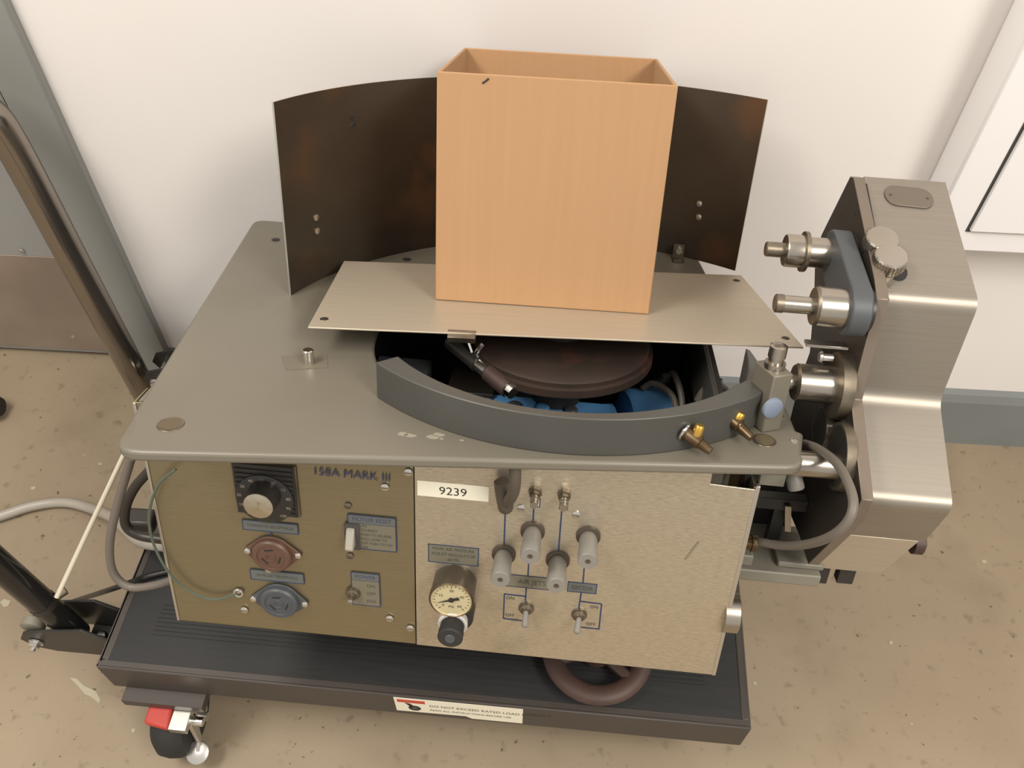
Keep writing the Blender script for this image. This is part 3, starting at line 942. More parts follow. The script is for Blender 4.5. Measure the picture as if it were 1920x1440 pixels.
# inside wall of the opening below the guard
b = MB()
NI = 60
vs = []
for i in range(NI + 1):
    a = math.radians(-30 - (360 - 82 - 0) * i / NI)
    for rr, zz_ in ((HR + 0.001, ZT - TH), (HR + 0.001, ZT - 0.06), (HR + 0.004, ZT - 0.06), (HR + 0.004, ZT - TH)):
        vs.append((HCX + rr * math.cos(a), HCY + rr * math.sin(a), zz_))
fs = [(0, 1, 2, 3), tuple(4 * NI + k for k in (3, 2, 1, 0))]
for i in range(NI):
    for k in range(4):
        fs.append((4 * i + k, 4 * i + (k + 1) % 4, 4 * i + 4 + (k + 1) % 4, 4 * i + 4 + k))

# --- curved rear guard sheet
BX, BY, BR = 0.4553, 0.1496, 0.3874
lo_, hi_ = Mp(541, 553, 2, ZT), Mp(1378, 508, 2, ZT)
a0 = math.degrees(math.atan2(lo_.y - BY, lo_.x - BX)); a1 = math.degrees(math.atan2(hi_.y - BY, hi_.x - BX))
NB = 48
b = MB()
vs = []
HB = 0.242
for i in range(NB + 1):
    a = math.radians(a0 + (a1 - a0) * i / NB)
    for rr, zz_ in ((BR, ZT), (BR, ZT + HB), (BR + 0.0025, ZT + HB), (BR + 0.0025, ZT)):
        vs.append((BX + rr * math.cos(a), BY + rr * math.sin(a), zz_))
fb, fe = [], [(0, 1, 2, 3), tuple(4 * NB + k for k in (3, 2, 1, 0))]
for i in range(NB):
    for k in range(4):
        (fe if k in (1, 3) else fb).append((4 * i + k, 4 * i + (k + 1) % 4, 4 * i + 4 + (k + 1) % 4, 4 * i + 4 + k))
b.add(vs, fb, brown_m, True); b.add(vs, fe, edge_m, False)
rear = b.build('rear_guard', mach, label='tall curved stained steel guard sheet behind the box, coloured dark for the room it reflects')
def on_rear(x, y):
    """point on the guard's inner face seen at a photo position"""
    c, d = MRT @ (CAM - MO) / MS, MRT @ sight(x, y)
    A_ = d.x * d.x + d.y * d.y; B_ = 2 * (d.x * (c.x - BX) + d.y * (c.y - BY)); C_ = (c.x - BX) ** 2 + (c.y - BY) ** 2 - BR * BR
    t = (-B_ + math.sqrt(B_ * B_ - 4 * A_ * C_)) / (2 * A_)
    return c + d * t
for x, y in ((593, 408), (595, 433), (1311, 382), (1310, 407)):
    p = on_rear(x, y); n_ = Vector((BX - p.x, BY - p.y, 0)).normalized()
    MB().lathe(p, n_, [(0, 0.0046), (0.0012, 0.0044), (0.0022, 0.002)], zinc_m, 14).build('rivet', rear)
p = on_rear(662, 228); n_ = Vector((BX - p.x, BY - p.y, 0)).normalized(); t_ = n_.cross(Vector((0, 0, 1)))
b = MB()
for s_ in (-1, 1):
    q = [p + n_ * 0.0003 + t_ * (0.004 * k) + Vector((0, 0, 0.006 * k * s_)) for k in (-1, 1)]
    b.tube(q, 0.0009, ink_m, 6, 1)
for k in (-1, 1):
    b.tube([p + n_ * 0.0003 + t_ * 0.004 * k2 + Vector((0, 0, 0.006 * k)) for k2 in (-1, 1)], 0.0008, ink_m, 6, 1)
b.build('crayon_mark', rear)

p = Mp(1272, 492, 2, ZT)
b = MB(); b.box((p.x - 0.008, p.y - 0.004, ZT), (p.x + 0.008, p.y + 0.02, ZT + 0.003), dsteel_m)
b.box((p.x - 0.008, p.y + 0.016, ZT + 0.003), (p.x + 0.008, p.y + 0.02, ZT + 0.022), dsteel_m)
b.lathe((p.x, p.y + 0.016, ZT + 0.013), (0, -1, 0), [(0, 0.005), (0.005, 0.005)], zinc_m, 6, False)
b.build('angle_clip', mach)
# --- hardware on the table plate
def T(x, y, dz=0.0):
    return Mp(x, y, 2, ZT + dz)
def hole(x, y, r, rim=True):
    p = T(x, y)
    b = MB()
    b.lathe((p.x, p.y, ZT + 0.0002), (0, 0, 1), [(0, r * 1.25), (0.0006, r * 1.2), (0.0006, r)] if rim else [(0, r), (0.0003, r)], dsteel_m, 24)
    b.lathe((p.x, p.y, ZT + 0.0004), (0, 0, 1), [(0, r), (0.0006, r * 0.98)], oldhole_m if rim else dark_m, 24)
    b.build('screw_hole', table)
hole(320, 796, 0.0105); hole(1433, 826, 0.0095); hole(517, 450, 0.006, False); hole(763, 487, 0.006, False)
for x, y in ((1463, 782), (1489, 827)):
    p = T(x, y); MB().lathe((p.x, p.y, ZT), (0, 0, 1), [(0, 0.004), (0.001, 0.004), (0.0018, 0.002)], zinc_m, 12).build('screw', table)
p = T(579, 681)
b = MB(); b.lathe((p.x, p.y, ZT), (0, 0, 1), [(0, 0.0062), (0.016, 0.0062), (0.017, 0.0052)], chrome_m, 18)
b.build('standoff', mach)
q = [T(527, 668), T(612, 664), T(615, 690), T(536, 694)]
b = MB(); b.prism([(v.x, v.y) for v in q], lambda a, c, h: (a, c, h), ZT + 0.0001, ZT + 0.0005, tape_m); b.build('tape_patch', table)
# scuffs of old adhesive
for k, (x, y) in enumerate(((755, 814), (768, 817), (812, 820), (822, 816), (828, 823), (866, 826))):
    p = T(x, y)
    b = MB()
    pts = [(p.x + (0.0045 + 0.003 * random.random()) * math.cos(t * PI / 5), p.y + (0.0025 + 0.002 * random.random()) * math.sin(t * PI / 5)) for t in range(10)]
    if k in (4, 5): pts = [(p.x + (a - p.x) * 0.4, p.y + (c - p.y) * 0.4) for a, c in pts]
    b.prism(pts, lambda a, c, h: (a, c, h), ZT + 0.0001, ZT + 0.0004, scuff_m); b.build('adhesive_scuff', table)

# --- brass elbow fittings on the guard's right end
def elbow(x, y, tx, ty, bx, by):
    p = T(x, y, 0.018)
    b = MB()
    tip_ = T(tx, ty, 0.012)
    d = tip_ - p
    b.lathe(p - d.normalized() * 0.012, d, [(0, 0.0075), (0.003, 0.0085), (0.003, 0.007), (0.012, 0.007), (0.018, 0.0068), (0.019, 0.005), (d.length * 0.62, 0.0045), (d.length * 0.62 + 0.002, 0.006), (d.length * 0.8, 0.0042), (d.length * 0.82, 0.0055), (d.length + 0.010, 0.0038)], dbrass_m, 14)
    o = b.build('elbow_fitting', mach)
    b = MB(); u_ = d.normalized()
    b.torus(p - u_ * 0.012, d, 0.0078, 0.0018, chrome_m, 24, 8); b.build('washer', o)
    b = MB(); s_ = Mp(bx, by, 1, p.y + 0.002)
    b.lathe(p, s_ - p, [(0, 0.005), (0.006, 0.005), ((s_ - p).length - 0.001, 0.0048), ((s_ - p).length, 0.004)], brass_m, 14); b.build('brass_stub', o)
elbow(1303, 824, 1336, 849, 1313, 797)
elbow(1378, 792, 1412, 824, 1391, 774)

# --- upright block with a stud beside the guard
f0 = T(1428, 812)
ang = math.radians(24)
ux, uy = Vector((math.cos(ang), math.sin(ang), 0)), Vector((-math.sin(ang), math.cos(ang), 0))
bw, bd_ = 0.022, 0.034
y0 = f0.y
tz = Mp(1440, 700, 1, y0 + 0.006).z
q = [f0, f0 + ux * bw, f0 + ux * bw + uy * bd_, f0 + uy * bd_]
b = MB()
b.hexa([(v.x, v.y, ZT) for v in q] + [(v.x, v.y, tz) for v in q], plate_m)
stopb = b.build('stop_block', mach, bevel=0.0015)
cb = sum(q, Vector()) / 4
stop_x, stop_y, stop_z = cb.x, cb.y, tz
b = MB()
b.lathe((stop_x, stop_y, stop_z), (0, 0, 1), [(0, 0.0105), (0.006, 0.0105), (0.006, 0.0075), (0.012, 0.0075), (0.012, 0.0088), (0.024, 0.0088), (0.025, 0.007)], steel_m, 22)
b.build('stud', mach)
bp_ = Mpl(1447, 764, f0, uy)
b = MB(); b.lathe(bp_, -uy, [(0, 0.0115), (0.003, 0.011), (0.0045, 0.008)], bluecap_m, 24)
b.build('button_cap', mach, label='pale blue round plastic cap')

# --- turret and mechanism inside the opening
TCX, TCY = 0.435, 0.215
b = MB()
b.lathe((TCX, TCY, 0.296), (0, 0, 1), [(0, 0.110), (0.003, 0.1135), (0.012, 0.1135), (0.013, 0.108), (0.018, 0.108), (0.020, 0.105)], rust_m, 64)
tur = b.build('turret', mach)
b = MB(); b.lathe((TCX, TCY, 0.05), (0, 0, 1), [(0, 0.03), (0.246, 0.03)], dark_m, 24); b.build('turret_shaft', tur)
b = MB(); b.lathe((TCX, TCY + 0.02, 0.316), (0, 0, 1), [(0, 0.03), (0.0195, 0.03)], dark_m, 24); b.build('turret_hub', tur)
# motor
mz = 0.20
mp0, mp1 = Mp(1185, 745, 2, 0.24), Mp(1262, 745, 2, 0.24)
b = MB()
c0 = (mp0 + mp1) / 2
b.lathe((c0.x - 0.03, c0.y + 0.0, 0.19), (1, 0.25, 0), [(0, 0.048), (0.006, 0.052), (0.055, 0.052), (0.062, 0.046)], blue_m, 36)
b.lathe((c0.x - 0.16, c0.y - 0.03, 0.185), (1, 0.25, 0), [(0, 0.03), (0.004, 0.036), (0.118, 0.036), (0.12, 0.03)], blue_m, 30)
mot = b.build('motor', mach, label='blue painted motor inside the opening')
b = MB()
q = Mp(1040, 768, 2, 0.235)
b.box((q.x - 0.11, q.y - 0.015, 0.18), (q.x + 0.07, q.y + 0.03, 0.232), blue_m)
for k in range(4):
    xx = q.x - 0.085 + k * 0.035
    b.lathe((xx, q.y + 0.004, 0.232), (0, 0, 1), [(0, 0.009), (0.004, 0.009), (0.005, 0.006)], greyblue_m if k % 2 else blue_m, 12)
b.build('gearbox', mot, bevel=0.002)
# wires from the motor
b = MB()
q = [Mp(1205, 728, 2, 0.245), Mp(1222, 719, 2, 0.255), Mp(1245, 728, 2, 0.255), Mp(1262, 745, 2, 0.25), Mp(1268, 768, 2, 0.24)]
b.tube(q, 0.0042, hose_m, 8, 6); b.build('wire', mach)
b = MB()
q = [Mp(1250, 708, 2, 0.25), Mp(1262, 700, 2, 0.26), Mp(1272, 720, 2, 0.26), Mp(1278, 745, 2, 0.25), Mp(1279, 766, 2, 0.24)]
b.tube(q, 0.0042, hose_m, 8, 6); b.lathe(q[0], q[0] - q[1], [(0, 0.007), (0.014, 0.007)], zinc_m, 10); b.build('wire', mach)
# slanted clamp arm
p0, p1 = Mp(845, 640, 2, 0.315), Mp(962, 737, 2, 0.295)
b = MB()
d = p1 - p0
b.lathe(p0, d, [(0, 0.010), (d.length * 0.45, 0.010, black_m), (d.length * 0.45, 0.008), (d.length * 0.6, 0.0085, steel_m), (d.length * 0.62, 0.0105), (d.length * 0.93, 0.0105, hand_m), (d.length * 0.93, 0.0085), (d.length, 0.008, chrome_m)], black_m, 18)
arm = b.build('clamp_arm', mach)
q = p0 + d * 0.36
b = MB(); b.tube([q + Vector((0.004, 0, 0.0)), q + Vector((0.006, -0.002, 0.012)), q + Vector((0.012, 0.0, 0.022))], 0.003, chrome_m, 8, 4)
b.tube([q + Vector((0.0, 0, 0.006)), q + Vector((-0.006, 0.004, 0.02))], 0.003, chrome_m, 8, 1)
b.build('wing_screw', arm)
# left inner partition and block
q = [Mp(750, 668, 2, 0.25), Mp(812, 668, 2, 0.25), Mp(800, 716, 2, 0.25)]
b = MB(); b.hexa([(q[0].x - 0.03, q[0].y - 0.09, 0.12), (q[1].x, q[0].y - 0.09, 0.12), (q[1].x, q[0].y, 0.12), (q[0].x - 0.03, q[0].y, 0.12), (q[0].x - 0.03, q[0].y - 0.09, 0.25), (q[1].x, q[0].y - 0.09, 0.25), (q[1].x, q[0].y, 0.25), (q[0].x - 0.03, q[0].y, 0.25)], greyblue_m)
b.build('junction_box', mach, bevel=0.004)
q = Mp(890, 700, 2, 0.24)
b = MB(); b.box((q.x - 0.03, q.y - 0.05, 0.12), (q.x + 0.03, q.y + 0.02, 0.24), headplate_m); b.build('bracket_block', mach, bevel=0.002)
# dark side wall plate at the right of the opening
q0, q1 = Mp(1338, 650, 2, 0.30), Mp(1343, 740, 2, 0.22)
b = MB()
b.box((PW - 0.036, 0.03, 0.06), (PW - 0.030, 0.33, 0.312), ring_m)
b.build('side_wall', mach, bevel=0.001)
b = MB()
q = [Mp(1312, 752, 2, 0.26), Mp(1325, 733, 2, 0.275), Mp(1342, 727, 2, 0.28), Mp(1356, 733, 2, 0.27), Mp(1362, 750, 2, 0.25)]
b.tube(q, 0.0075, hose_m, 10, 6); b.build('loop_hose', mach)

# --- label head on the right side
HX = 0.735
prof_front = [(1600, 333), (1639, 522), (1644, 560), (1595, 748), (1615, 937), (1597, 978), (1515, 1058)]
PF = [Mp(x, y, 0, HX) for x, y in prof_front]
PB = [Mp(x, y, 0, HX) for x, y in ((1540, 440), (1528, 480), (1526, 560), (1518, 660), (1500, 710))]
back_low = [(PB[-1].y, 0.22), (PB[-1].y - 0.03, 0.13), (PF[-1].y + 0.05, PF[-1].z + 0.0)]
outl = [(p.y, p.z) for p in PF] + [(a, c) for a, c in back_low[::-1]] + [(p.y, p.z) for p in PB[::-1]] + [(PF[0].y + 0.012, PF[0].z - 0.002)]
b = MB()
b.prism(outl, lambda a, c, h: (h, a, c), HX, HX + 0.012, headplate_m, headedge_m)
head = b.build('label_head', mach, bevel=0.001, label='dark upright plate of the label head')
CX0 = 0.753
CP = [Mp(x, y, 0, CX0) for x, y in ((1620, 331), (1665, 556), (1604, 740), (1620, 938), (1577, 1001))]
CP = [(p.y, p.z) for p in CP]
CW = 0.088
# bent stainless cover, with rounded bends
def bends(P, r):
    o_ = [P[0]]
    for i in range(1, len(P) - 1):
        p, a, c = Vector(P[i]), Vector(P[i - 1]), Vector(P[i + 1])
        s_, e_ = p + (a - p).normalized() * r, p + (c - p).normalized() * r
        for k in range(7):
            t = k / 6
            o_.append(tuple((1 - t) ** 2 * s_ + 2 * t * (1 - t) * p + t * t * e_))
    return o_ + [P[-1]]
line_ = bends(CP, 0.012)
back_ = [(CP[-1][0] + 0.12, CP[-1][1] + 0.02), (CP[2][0] + 0.13, CP[2][1]), (CP[0][0] + 0.012, CP[0][1] - 0.01)]
b = MB()
pts = line_ + back_
n = len(pts)
vs = [(CX0, a, c) for a, c in pts] + [(CX0 + CW, a, c) for a, c in pts]
b.add(vs, [list(range(n)), list(range(n, 2 * n))], cover_m)
b.add(vs, [(i, (i + 1) % n, n + (i + 1) % n, n + i) for i in range(n)], cover_m, True)
b.build('cover', head, label='bent satin stainless cover of the label head')
b = MB()
q = [Mp(x, y, 0, HX + 0.012) for x, y in ((1622, 340), (1664, 560), (1604, 745), (1619, 935), (1580, 995))]
b.prism([(p.y + 0.010, p.z - 0.005) for p in q] + [(q[-1].y + 0.08, q[-1].z), (q[0].y, q[0].z - 0.1)], lambda a, c, h: (h, a, c), HX + 0.012, CX0, ink_m)
b.build('gap_fill', head)  # black fill in the gap between head plate and cover
# lower panel
p0 = Vector((0, *CP[-1])); e0 = Mp(1527, 1063, 0, CX0)
nrm = Vector((0, -(e0.z - p0.z), (e0.y - p0.y))).normalized()
if nrm.z > 0 and False: nrm = -nrm
dn = (Vector((0, e0.y, e0.z)) - p0)
b = MB()
off_ = Vector((0, -1, -0.4)).normalized() * 0.003
def lp(u_, t_):
    return Vector((CX0 + u_, 0, 0)) + p0 + dn * t_
c8 = [lp(-0.002, 0), lp(CW - 0.006, 0), lp(CW - 0.012, 1), lp(-0.004, 1)]
b.hexa([v - off_ for v in c8] + [v + off_ * 0.2 for v in c8], sheet_m)
b.build('lower_cover', head, bevel=0.0006, label='flat stainless plate under the bent cover')
for x, y in ((1574, 1013), (1534, 1051)):
    p = Mpl(x, y, p0 + off_ * 0.3, off_)
    MB().lathe(p, off_, [(0, 0.0042), (0.0012, 0.0042), (0.002, 0.002)], zinc_m, 12).build('screw', head)
p = Mpl(1736, 1019, p0 + Vector((0, 0.02, 0.0)), (0, 1, 0))
b = MB(); b.lathe((CX0 + CW - 0.012, p.y, p.z), (1, 0, 0), [(0, 0.006), (0.010, 0.006), (0.010, 0.013), (0.020, 0.013), (0.022, 0.010)], hand_m, 20); b.build('clamp_knob', head)
for x, y in ((1541, 1080), (1590, 1081)):
    p = Mp(x, y, 1, e0.y + 0.008)
    b = MB(); b.box((p.x - 0.011, p.y, p.z - 0.012), (p.x + 0.008, p.y + 0.014, p.z + 0.022), black_m); b.build('foot_block', head, bevel=0.001)
# oval plate on the top face
tf_p = Vector((CX0, *CP[0])); tf_d = (Vector((0, *CP[1])) - Vector((0, *CP[0]))).normalized(); tf_n = Vector((0, tf_d.z, -tf_d.y))
if tf_n.z < 0: tf_n = -tf_n
c0 = Mpl(1680, 368, tf_p, tf_n); c1 = Mpl(1727, 373, tf_p, tf_n); rr = 0.0125
b = MB()
pts = []
for k in range(13):
    t = PI / 2 + PI * k / 12; pts.append(c0 + Vector((1, 0, 0)) * rr * math.cos(t) + tf_d * (-rr * 1.25) * math.sin(t))
for k in range(13):
    t = -PI / 2 + PI * k / 12; pts.append(c1 + Vector((1, 0, 0)) * rr * math.cos(t) + tf_d * (-rr * 1.25) * math.sin(t))
n = len(pts)
vs = [p + tf_n * 0.0002 for p in pts] + [p + tf_n * 0.0018 for p in pts]
b.add(vs, [list(range(n)), list(range(n, 2 * n))] + [(i, (i + 1) % n, n + (i + 1) % n, n + i) for i in range(n)], mat('dull_grey_nameplate', (116, 106, 94), 0.5, 0.5))
b.build('oval_nameplate', head, bevel=0.0006, label='blank oval grey nameplate')
for q in (c0 - Vector((rr * 0.5, 0, 0)), c1 + Vector((rr * 0.5, 0, 0))):
    MB().lathe(q + tf_n * 0.0018, tf_n, [(0, 0.0016), (0.0008, 0.0014)], dsteel_m, 8).build('rivet', head)
# teardrop slots and thumb screws
for (x, y, s_) in ((1681, 507, 1.0), (1664, 457, 0.62)):
    p = Mpl(x, y, tf_p, tf_n)
    b = MB()
    pts = []
    for k in range(16):
        t = 2 * PI * k / 16
        w_ = 0.0105 * s_ * (1.0 if math.sin(t) < 0 else (1 - 0.75 * math.sin(t)))
        pts.append(p + Vector((1, 0, 0)) * w_ * math.cos(t) - tf_d * (0.018 * s_) * math.sin(t) * (1.4 if math.sin(t) > 0 else 0.8))
    n = len(pts)
    vs = [q + tf_n * 0.0001 for q in pts] + [q + tf_n * 0.0008 for q in pts]
    b.add(vs, [list(range(n)), list(range(n, 2 * n))] + [(i, (i + 1) % n, n + (i + 1) % n, n + i) for i in range(n)], ink_m)
    b.build('slot', head)
for (tx, ty, bx, by, r) in ((1650, 449, 1641, 474, 0.0162), (1666, 477, 1657, 507, 0.0162)):
    base_ = Mpl(bx, by, tf_p + tf_n * 0.002, tf_n)
    top_ = Mp(tx, ty, 0, base_.x + 0.004)
    ax_ = (tf_n * 0.7 + Vector((0, -0.25, 0.45))).normalized()
    c, d = MRT @ (CAM - MO) / MS, MRT @ sight(tx, ty)
    best = min((k * 0.001 for k in range(15, 70)), key=lambda h: ((base_ + ax_ * h - c).normalized() - d.normalized()).length)
    top_ = base_ + ax_ * 0.034
    b = MB()
    b.lathe(base_ - ax_ * 0.004, ax_, [(0, r * 0.8), (0.009, r * 0.85), (0.009, r * 0.6), (0.012, r * 0.6), (0.012, r * 0.96), (0.0135, r), (0.0255, r), (0.027, r * 0.92)], steel_m, 30)
    for k in range(30):
        a = 2 * PI * k / 30
        u_ = ax_.orthogonal().normalized(); w_ = ax_.cross(u_)
        dd = u_ * math.cos(a) + w_ * math.sin(a)
        b.tube([base_ + ax_ * 0.0105 + dd * r, base_ + ax_ * 0.021 + dd * r], 0.0007, steel_m, 4, 1)
    b.build('thumb_screw', head)

# spindles: solve the length along X from the photo
def Xat(y_, z_, px):
    c = MRT @ (CAM - MO) / MS
    lo__, hi__ = 0.3, 0.9
    for _ in range(40):
        m_ = (lo__ + hi__) / 2
        v = RW @ (MR @ Vector((m_, y_, z_)) * MS + MO - CAM)
        if 960 + FPX * v.x / -v.z < px: lo__ = m_
        else: hi__ = m_
    return (lo__ + hi__) / 2
def spindle(name, bx, by, xb, prof, parent, m=steel_m):
    """prof: photo x, radius, material from the tip to the base"""
    p = Mp(bx, by, 0, xb)
    xs = [Xat(p.y, p.z, q[0]) for q in prof]
    b = MB()
    b.lathe((xs[0], p.y, p.z), (1, 0, 0), [(x - xs[0], q[1], q[2]) for x, q in zip(xs, prof)], m, 28)
    return b.build(name, parent), p
lg_x = HX - 0.020
o, s1p = spindle('upper_spindle', 1560, 476, lg_x, [(1435, 0.007, dsteel_m), (1437, 0.0080, dsteel_m), (1470, 0.0080, dsteel_m), (1471, 0.0165, steel_m), (1474, 0.0175, steel_m), (1504, 0.0175, steel_m), (1504, 0.0215, dsteel_m), (1511, 0.0215, dsteel_m), (1511, 0.0160, steel_m), (1568, 0.0160, steel_m), (1590, 0.0160, steel_m)], head)
o, s2p = spindle('middle_spindle', 1590, 579, lg_x, [(1452, 0.008, dsteel_m), (1454, 0.0093, dsteel_m), (1468, 0.0093, dsteel_m), (1468, 0.0086, steel_m), (1524, 0.0086, steel_m), (1524, 0.0185, dsteel_m), (1530, 0.0195, dsteel_m), (1531, 0.0200, steel_m), (1590, 0.0200, steel_m), (1605, 0.0200, steel_m)], head)
b = MB()   # link casting between the two
rr = 0.0255
pa, pb = Vector((s1p.y, s1p.z)), Vector((s2p.y, s2p.z))
ax2 = (pb - pa).normalized(); t2 = Vector((-ax2.y, ax2.x))
pts = []
for k in range(17):
    t = PI * k / 16
    pts.append(tuple(pa + t2 * rr * math.cos(t) - ax2 * rr * math.sin(t)))
for k in range(17):
    t = PI + PI * k / 16
    pts.append(tuple(pb + t2 * rr * 1.05 * math.cos(t) - ax2 * rr * 1.05 * math.sin(t)))
b.prism(pts, lambda a, c, h: (h, a, c), lg_x - 0.004, HX - 0.004, greyblue_m)
b.build('link_casting', head, bevel=0.002, label='blue-grey oblong casting joining two spindles')
b = MB()
b.lathe((HX - 0.004, s1p.y, s1p.z), (1, 0, 0), [(0, 0.022), (0.004, 0.022)], black_m, 24); b.build('link_spacer', head)
b = MB(); b.lathe((HX - 0.004, s2p.y, s2p.z), (1, 0, 0), [(0, 0.022), (0.004, 0.022)], black_m, 24); b.build('link_spacer', head)
o, s3p = spindle('lower_spindle', 1562, 722, HX - 0.012, [(1440, 0.0085, steel_m), (1488, 0.0085, steel_m), (1488, 0.018, dsteel_m), (1492, 0.0195, dsteel_m), (1493, 0.0200, steel_m), (1562, 0.0200, steel_m)], head)
b = MB(); b.lathe((HX - 0.013, s3p.y, s3p.z), (1, 0, 0), [(0, 0.026), (0.001, 0.035), (0.013, 0.036)], dsteel_m, 36); b.build('flange', head)
for x, y, r, m_, t_ in ((1534, 803, 0.027, dchrome_m, 0.012), (1565, 855, 0.036, dsteel_m, 0.010)):
    p = Mp(x, y, 0, HX - t_)
    b = MB(); b.lathe((HX - t_, p.y, p.z), (1, 0, 0), [(0, r - 0.008, black_m), (0.001, r - 0.004, black_m), (0.001, r - 0.001, m_), (t_, r, m_)], m_, 32); b.build('roller', head)
p = Mp(1540, 872, 0, 0.71)
b = MB(); b.cyl((0.672, p.y, p.z), (HX, p.y, p.z), 0.0135, steel_m, 22); b.build('support_post', head)
# small guide arm near the sheet's corner
p0, p1, p2 = Mp(1510, 643, 0, 0.685), Mp(1540, 645, 0, 0.715), Mp(1562, 700, 0, 0.722)
b = MB()
b.box((p0.x, p0.y - 0.006, p0.z - 0.0015), (p1.x + 0.012, p0.y + 0.006, p0.z + 0.0015), steel_m)
b.prism([(p1.y + 0.006, p1.z), (p1.y - 0.012, p1.z - 0.014), (p2.y - 0.014, p2.z), (p2.y + 0.012, p2.z), (p1.y + 0.016, p1.z - 0.014)], lambda a, c, h: (h, a, c), 0.716, 0.731, headplate_m)
b.lathe((0.716, p2.y - 0.004, p2.z + 0.02), (-1, 0, 0), [(0, 0.004), (0.010, 0.004), (0.011, 0.006), (0.014, 0.005)], zinc_m, 12)
b.build('guide_arm', head, bevel=0.001)
for x, y in ((1579, 400), (1604, 400)):
    p = Mp(x, y, 0, HX); MB().lathe((HX + 0.0001, p.y, p.z), (-1, 0, 0), [(0, 0.0028), (0.0004, 0.0026)], ink_m, 10).build('drilled_hole', head)

# --- brackets and beams behind the panel's right end
b = MB()
b.box((PW + 0.004, 0.09, 0.18), (HX, 0.105, 0.196), black_m)
b.box((PW + 0.055, 0.10, 0.08), (PW + 0.07, 0.112, 0.19), black_m)
b.box((PW + 0.002, 0.14, 0.06), (HX, 0.30, 0.07), dark_m)
b.box((PW - 0.02, 0.14, 0.07), (HX, 0.15, 0.20), dark_m)
b.build('arm_bracket', mach, bevel=0.001)
p = Mp(1478, 970, 1, 0.088)
b = MB(); b.prism([(p.x - 0.008, p.z + 0.018), (p.x - 0.001, p.z + 0.018), (p.x + 0.006, p.z - 0.018), (p.x - 0.001, p.z - 0.018)], lambda a, c, h: (a, h, c), 0.084, 0.088, steel_m); b.build('bright_tab', mach)
q0, q1 = Mp(1392, 1062, 1, 0.06), Mp(1536, 1075, 1, 0.06)
b = MB()
b.box((PW - 0.12, 0.05, q0.z - 0.012), (q1.x, 0.14, q0.z + 0.004), lgrey_m)
b.box((PW - 0.05, 0.056, q0.z + 0.004), (PW + 0.032, 0.11, q0.z + 0.02), lgrey_m)
b.box((PW + 0.062, 0.06, q0.z + 0.004), (q1.x + 0.004, 0.12, q0.z + 0.012), lgrey_m)
b.build('mount_beam', mach, bevel=0.002, label='light grey beam carrying the label head')
# things under the table's right front corner
b = MB()
p = Mp(1375, 900, 1, 0.02)
for k, (x, w_, m_) in enumerate(((1350, 0.010, lgrey_m), (1375, 0.012, dbrass_m), (1402, 0.010, black_m))):
    p = Mp(x, 900, 1, 0.02)
    b.box((p.x - w_, 0.02, p.z - 0.012), (p.x + w_, 0.05, ZT - TH), m_)
b.box((PW + 0.004, 0.01, 0.27), (PW + 0.03, 0.03, ZT - TH), lgrey_m)
b.build('hanger_blocks', mach, bevel=0.001)
p = Mp(1482, 905, 1, 0.03)
b = MB(); b.lathe((p.x, 0.03, p.z + 0.012), (0.3, -0.5, -0.8), [(0, 0.0085), (0.016, 0.0085), (0.018, 0.007)], knob_m, 20); b.build('leveling_knob', mach)
# roller at the lower right
p = Mp(1380, 1160, 0, PW + 0.012)
b = MB(); b.lathe((PW - 0.02, p.y + 0.01, p.z), (1, 0, 0), [(0, 0.012, black_m), (0.018, 0.012, black_m), (0.018, 0.0235, steel_m), (0.034, 0.0235, steel_m), (0.035, 0.022, steel_m)], steel_m, 32); b.build('side_knob', mach, label='bright round knob at the lower right')
# hose loop from the table to the beam
b = MB()
q = [(1508, 832, 0.705), (1535, 842, 0.712), (1568, 868, 0.718), (1590, 905, 0.72), (1600, 945, 0.72), (1588, 980, 0.716), (1555, 1007, 0.708), (1510, 1021, 0.70), (1465, 1023, 0.69), (1425, 1016, 0.675)]
b.tube([Mp(x, y, 0, v - 0.006) for x, y, v in q], 0.0046, hose_m, 12, 6)
b.build('loop_hose', mach, label='grey hose looping from the table to the base')
p = Mp(1408, 1018, 0, 0.665)
b = MB(); b.lathe(p, (1, 0, 0), [(-0.02, 0.008), (0.0, 0.008), (0.0, 0.010), (0.006, 0.010)], dbrass_m, 12); b.build('hose_connector', mach)

# --- green ground wire
b = MB()
q = [(338, 868, 0.0), (330, 880, -0.012), (300, 905, -0.014), (283, 945, -0.012), (280, 985, -0.010), (292, 1030, -0.008), (318, 1075, -0.008), (352, 1106, -0.006), (400, 1124, -0.006), (447, 1112, -0.004)]
b.tube([Mp(x, y, 1, v) for x, y, v in q[1:]], 0.0016, green_m, 6, 6)
b.build('ground_wire', mach, label='thin green ground wire')

# ================================================================== LOOSE SHEET AND BOX
shM = []
for (x, y, h) in ((577, 613, 0.036), (1507, 651, 0.036), (1390, 516, 0.024), (645, 489, 0.024)):
    shM.append(MO + MR @ Mp(x, y, 2, ZT + h) * MS)
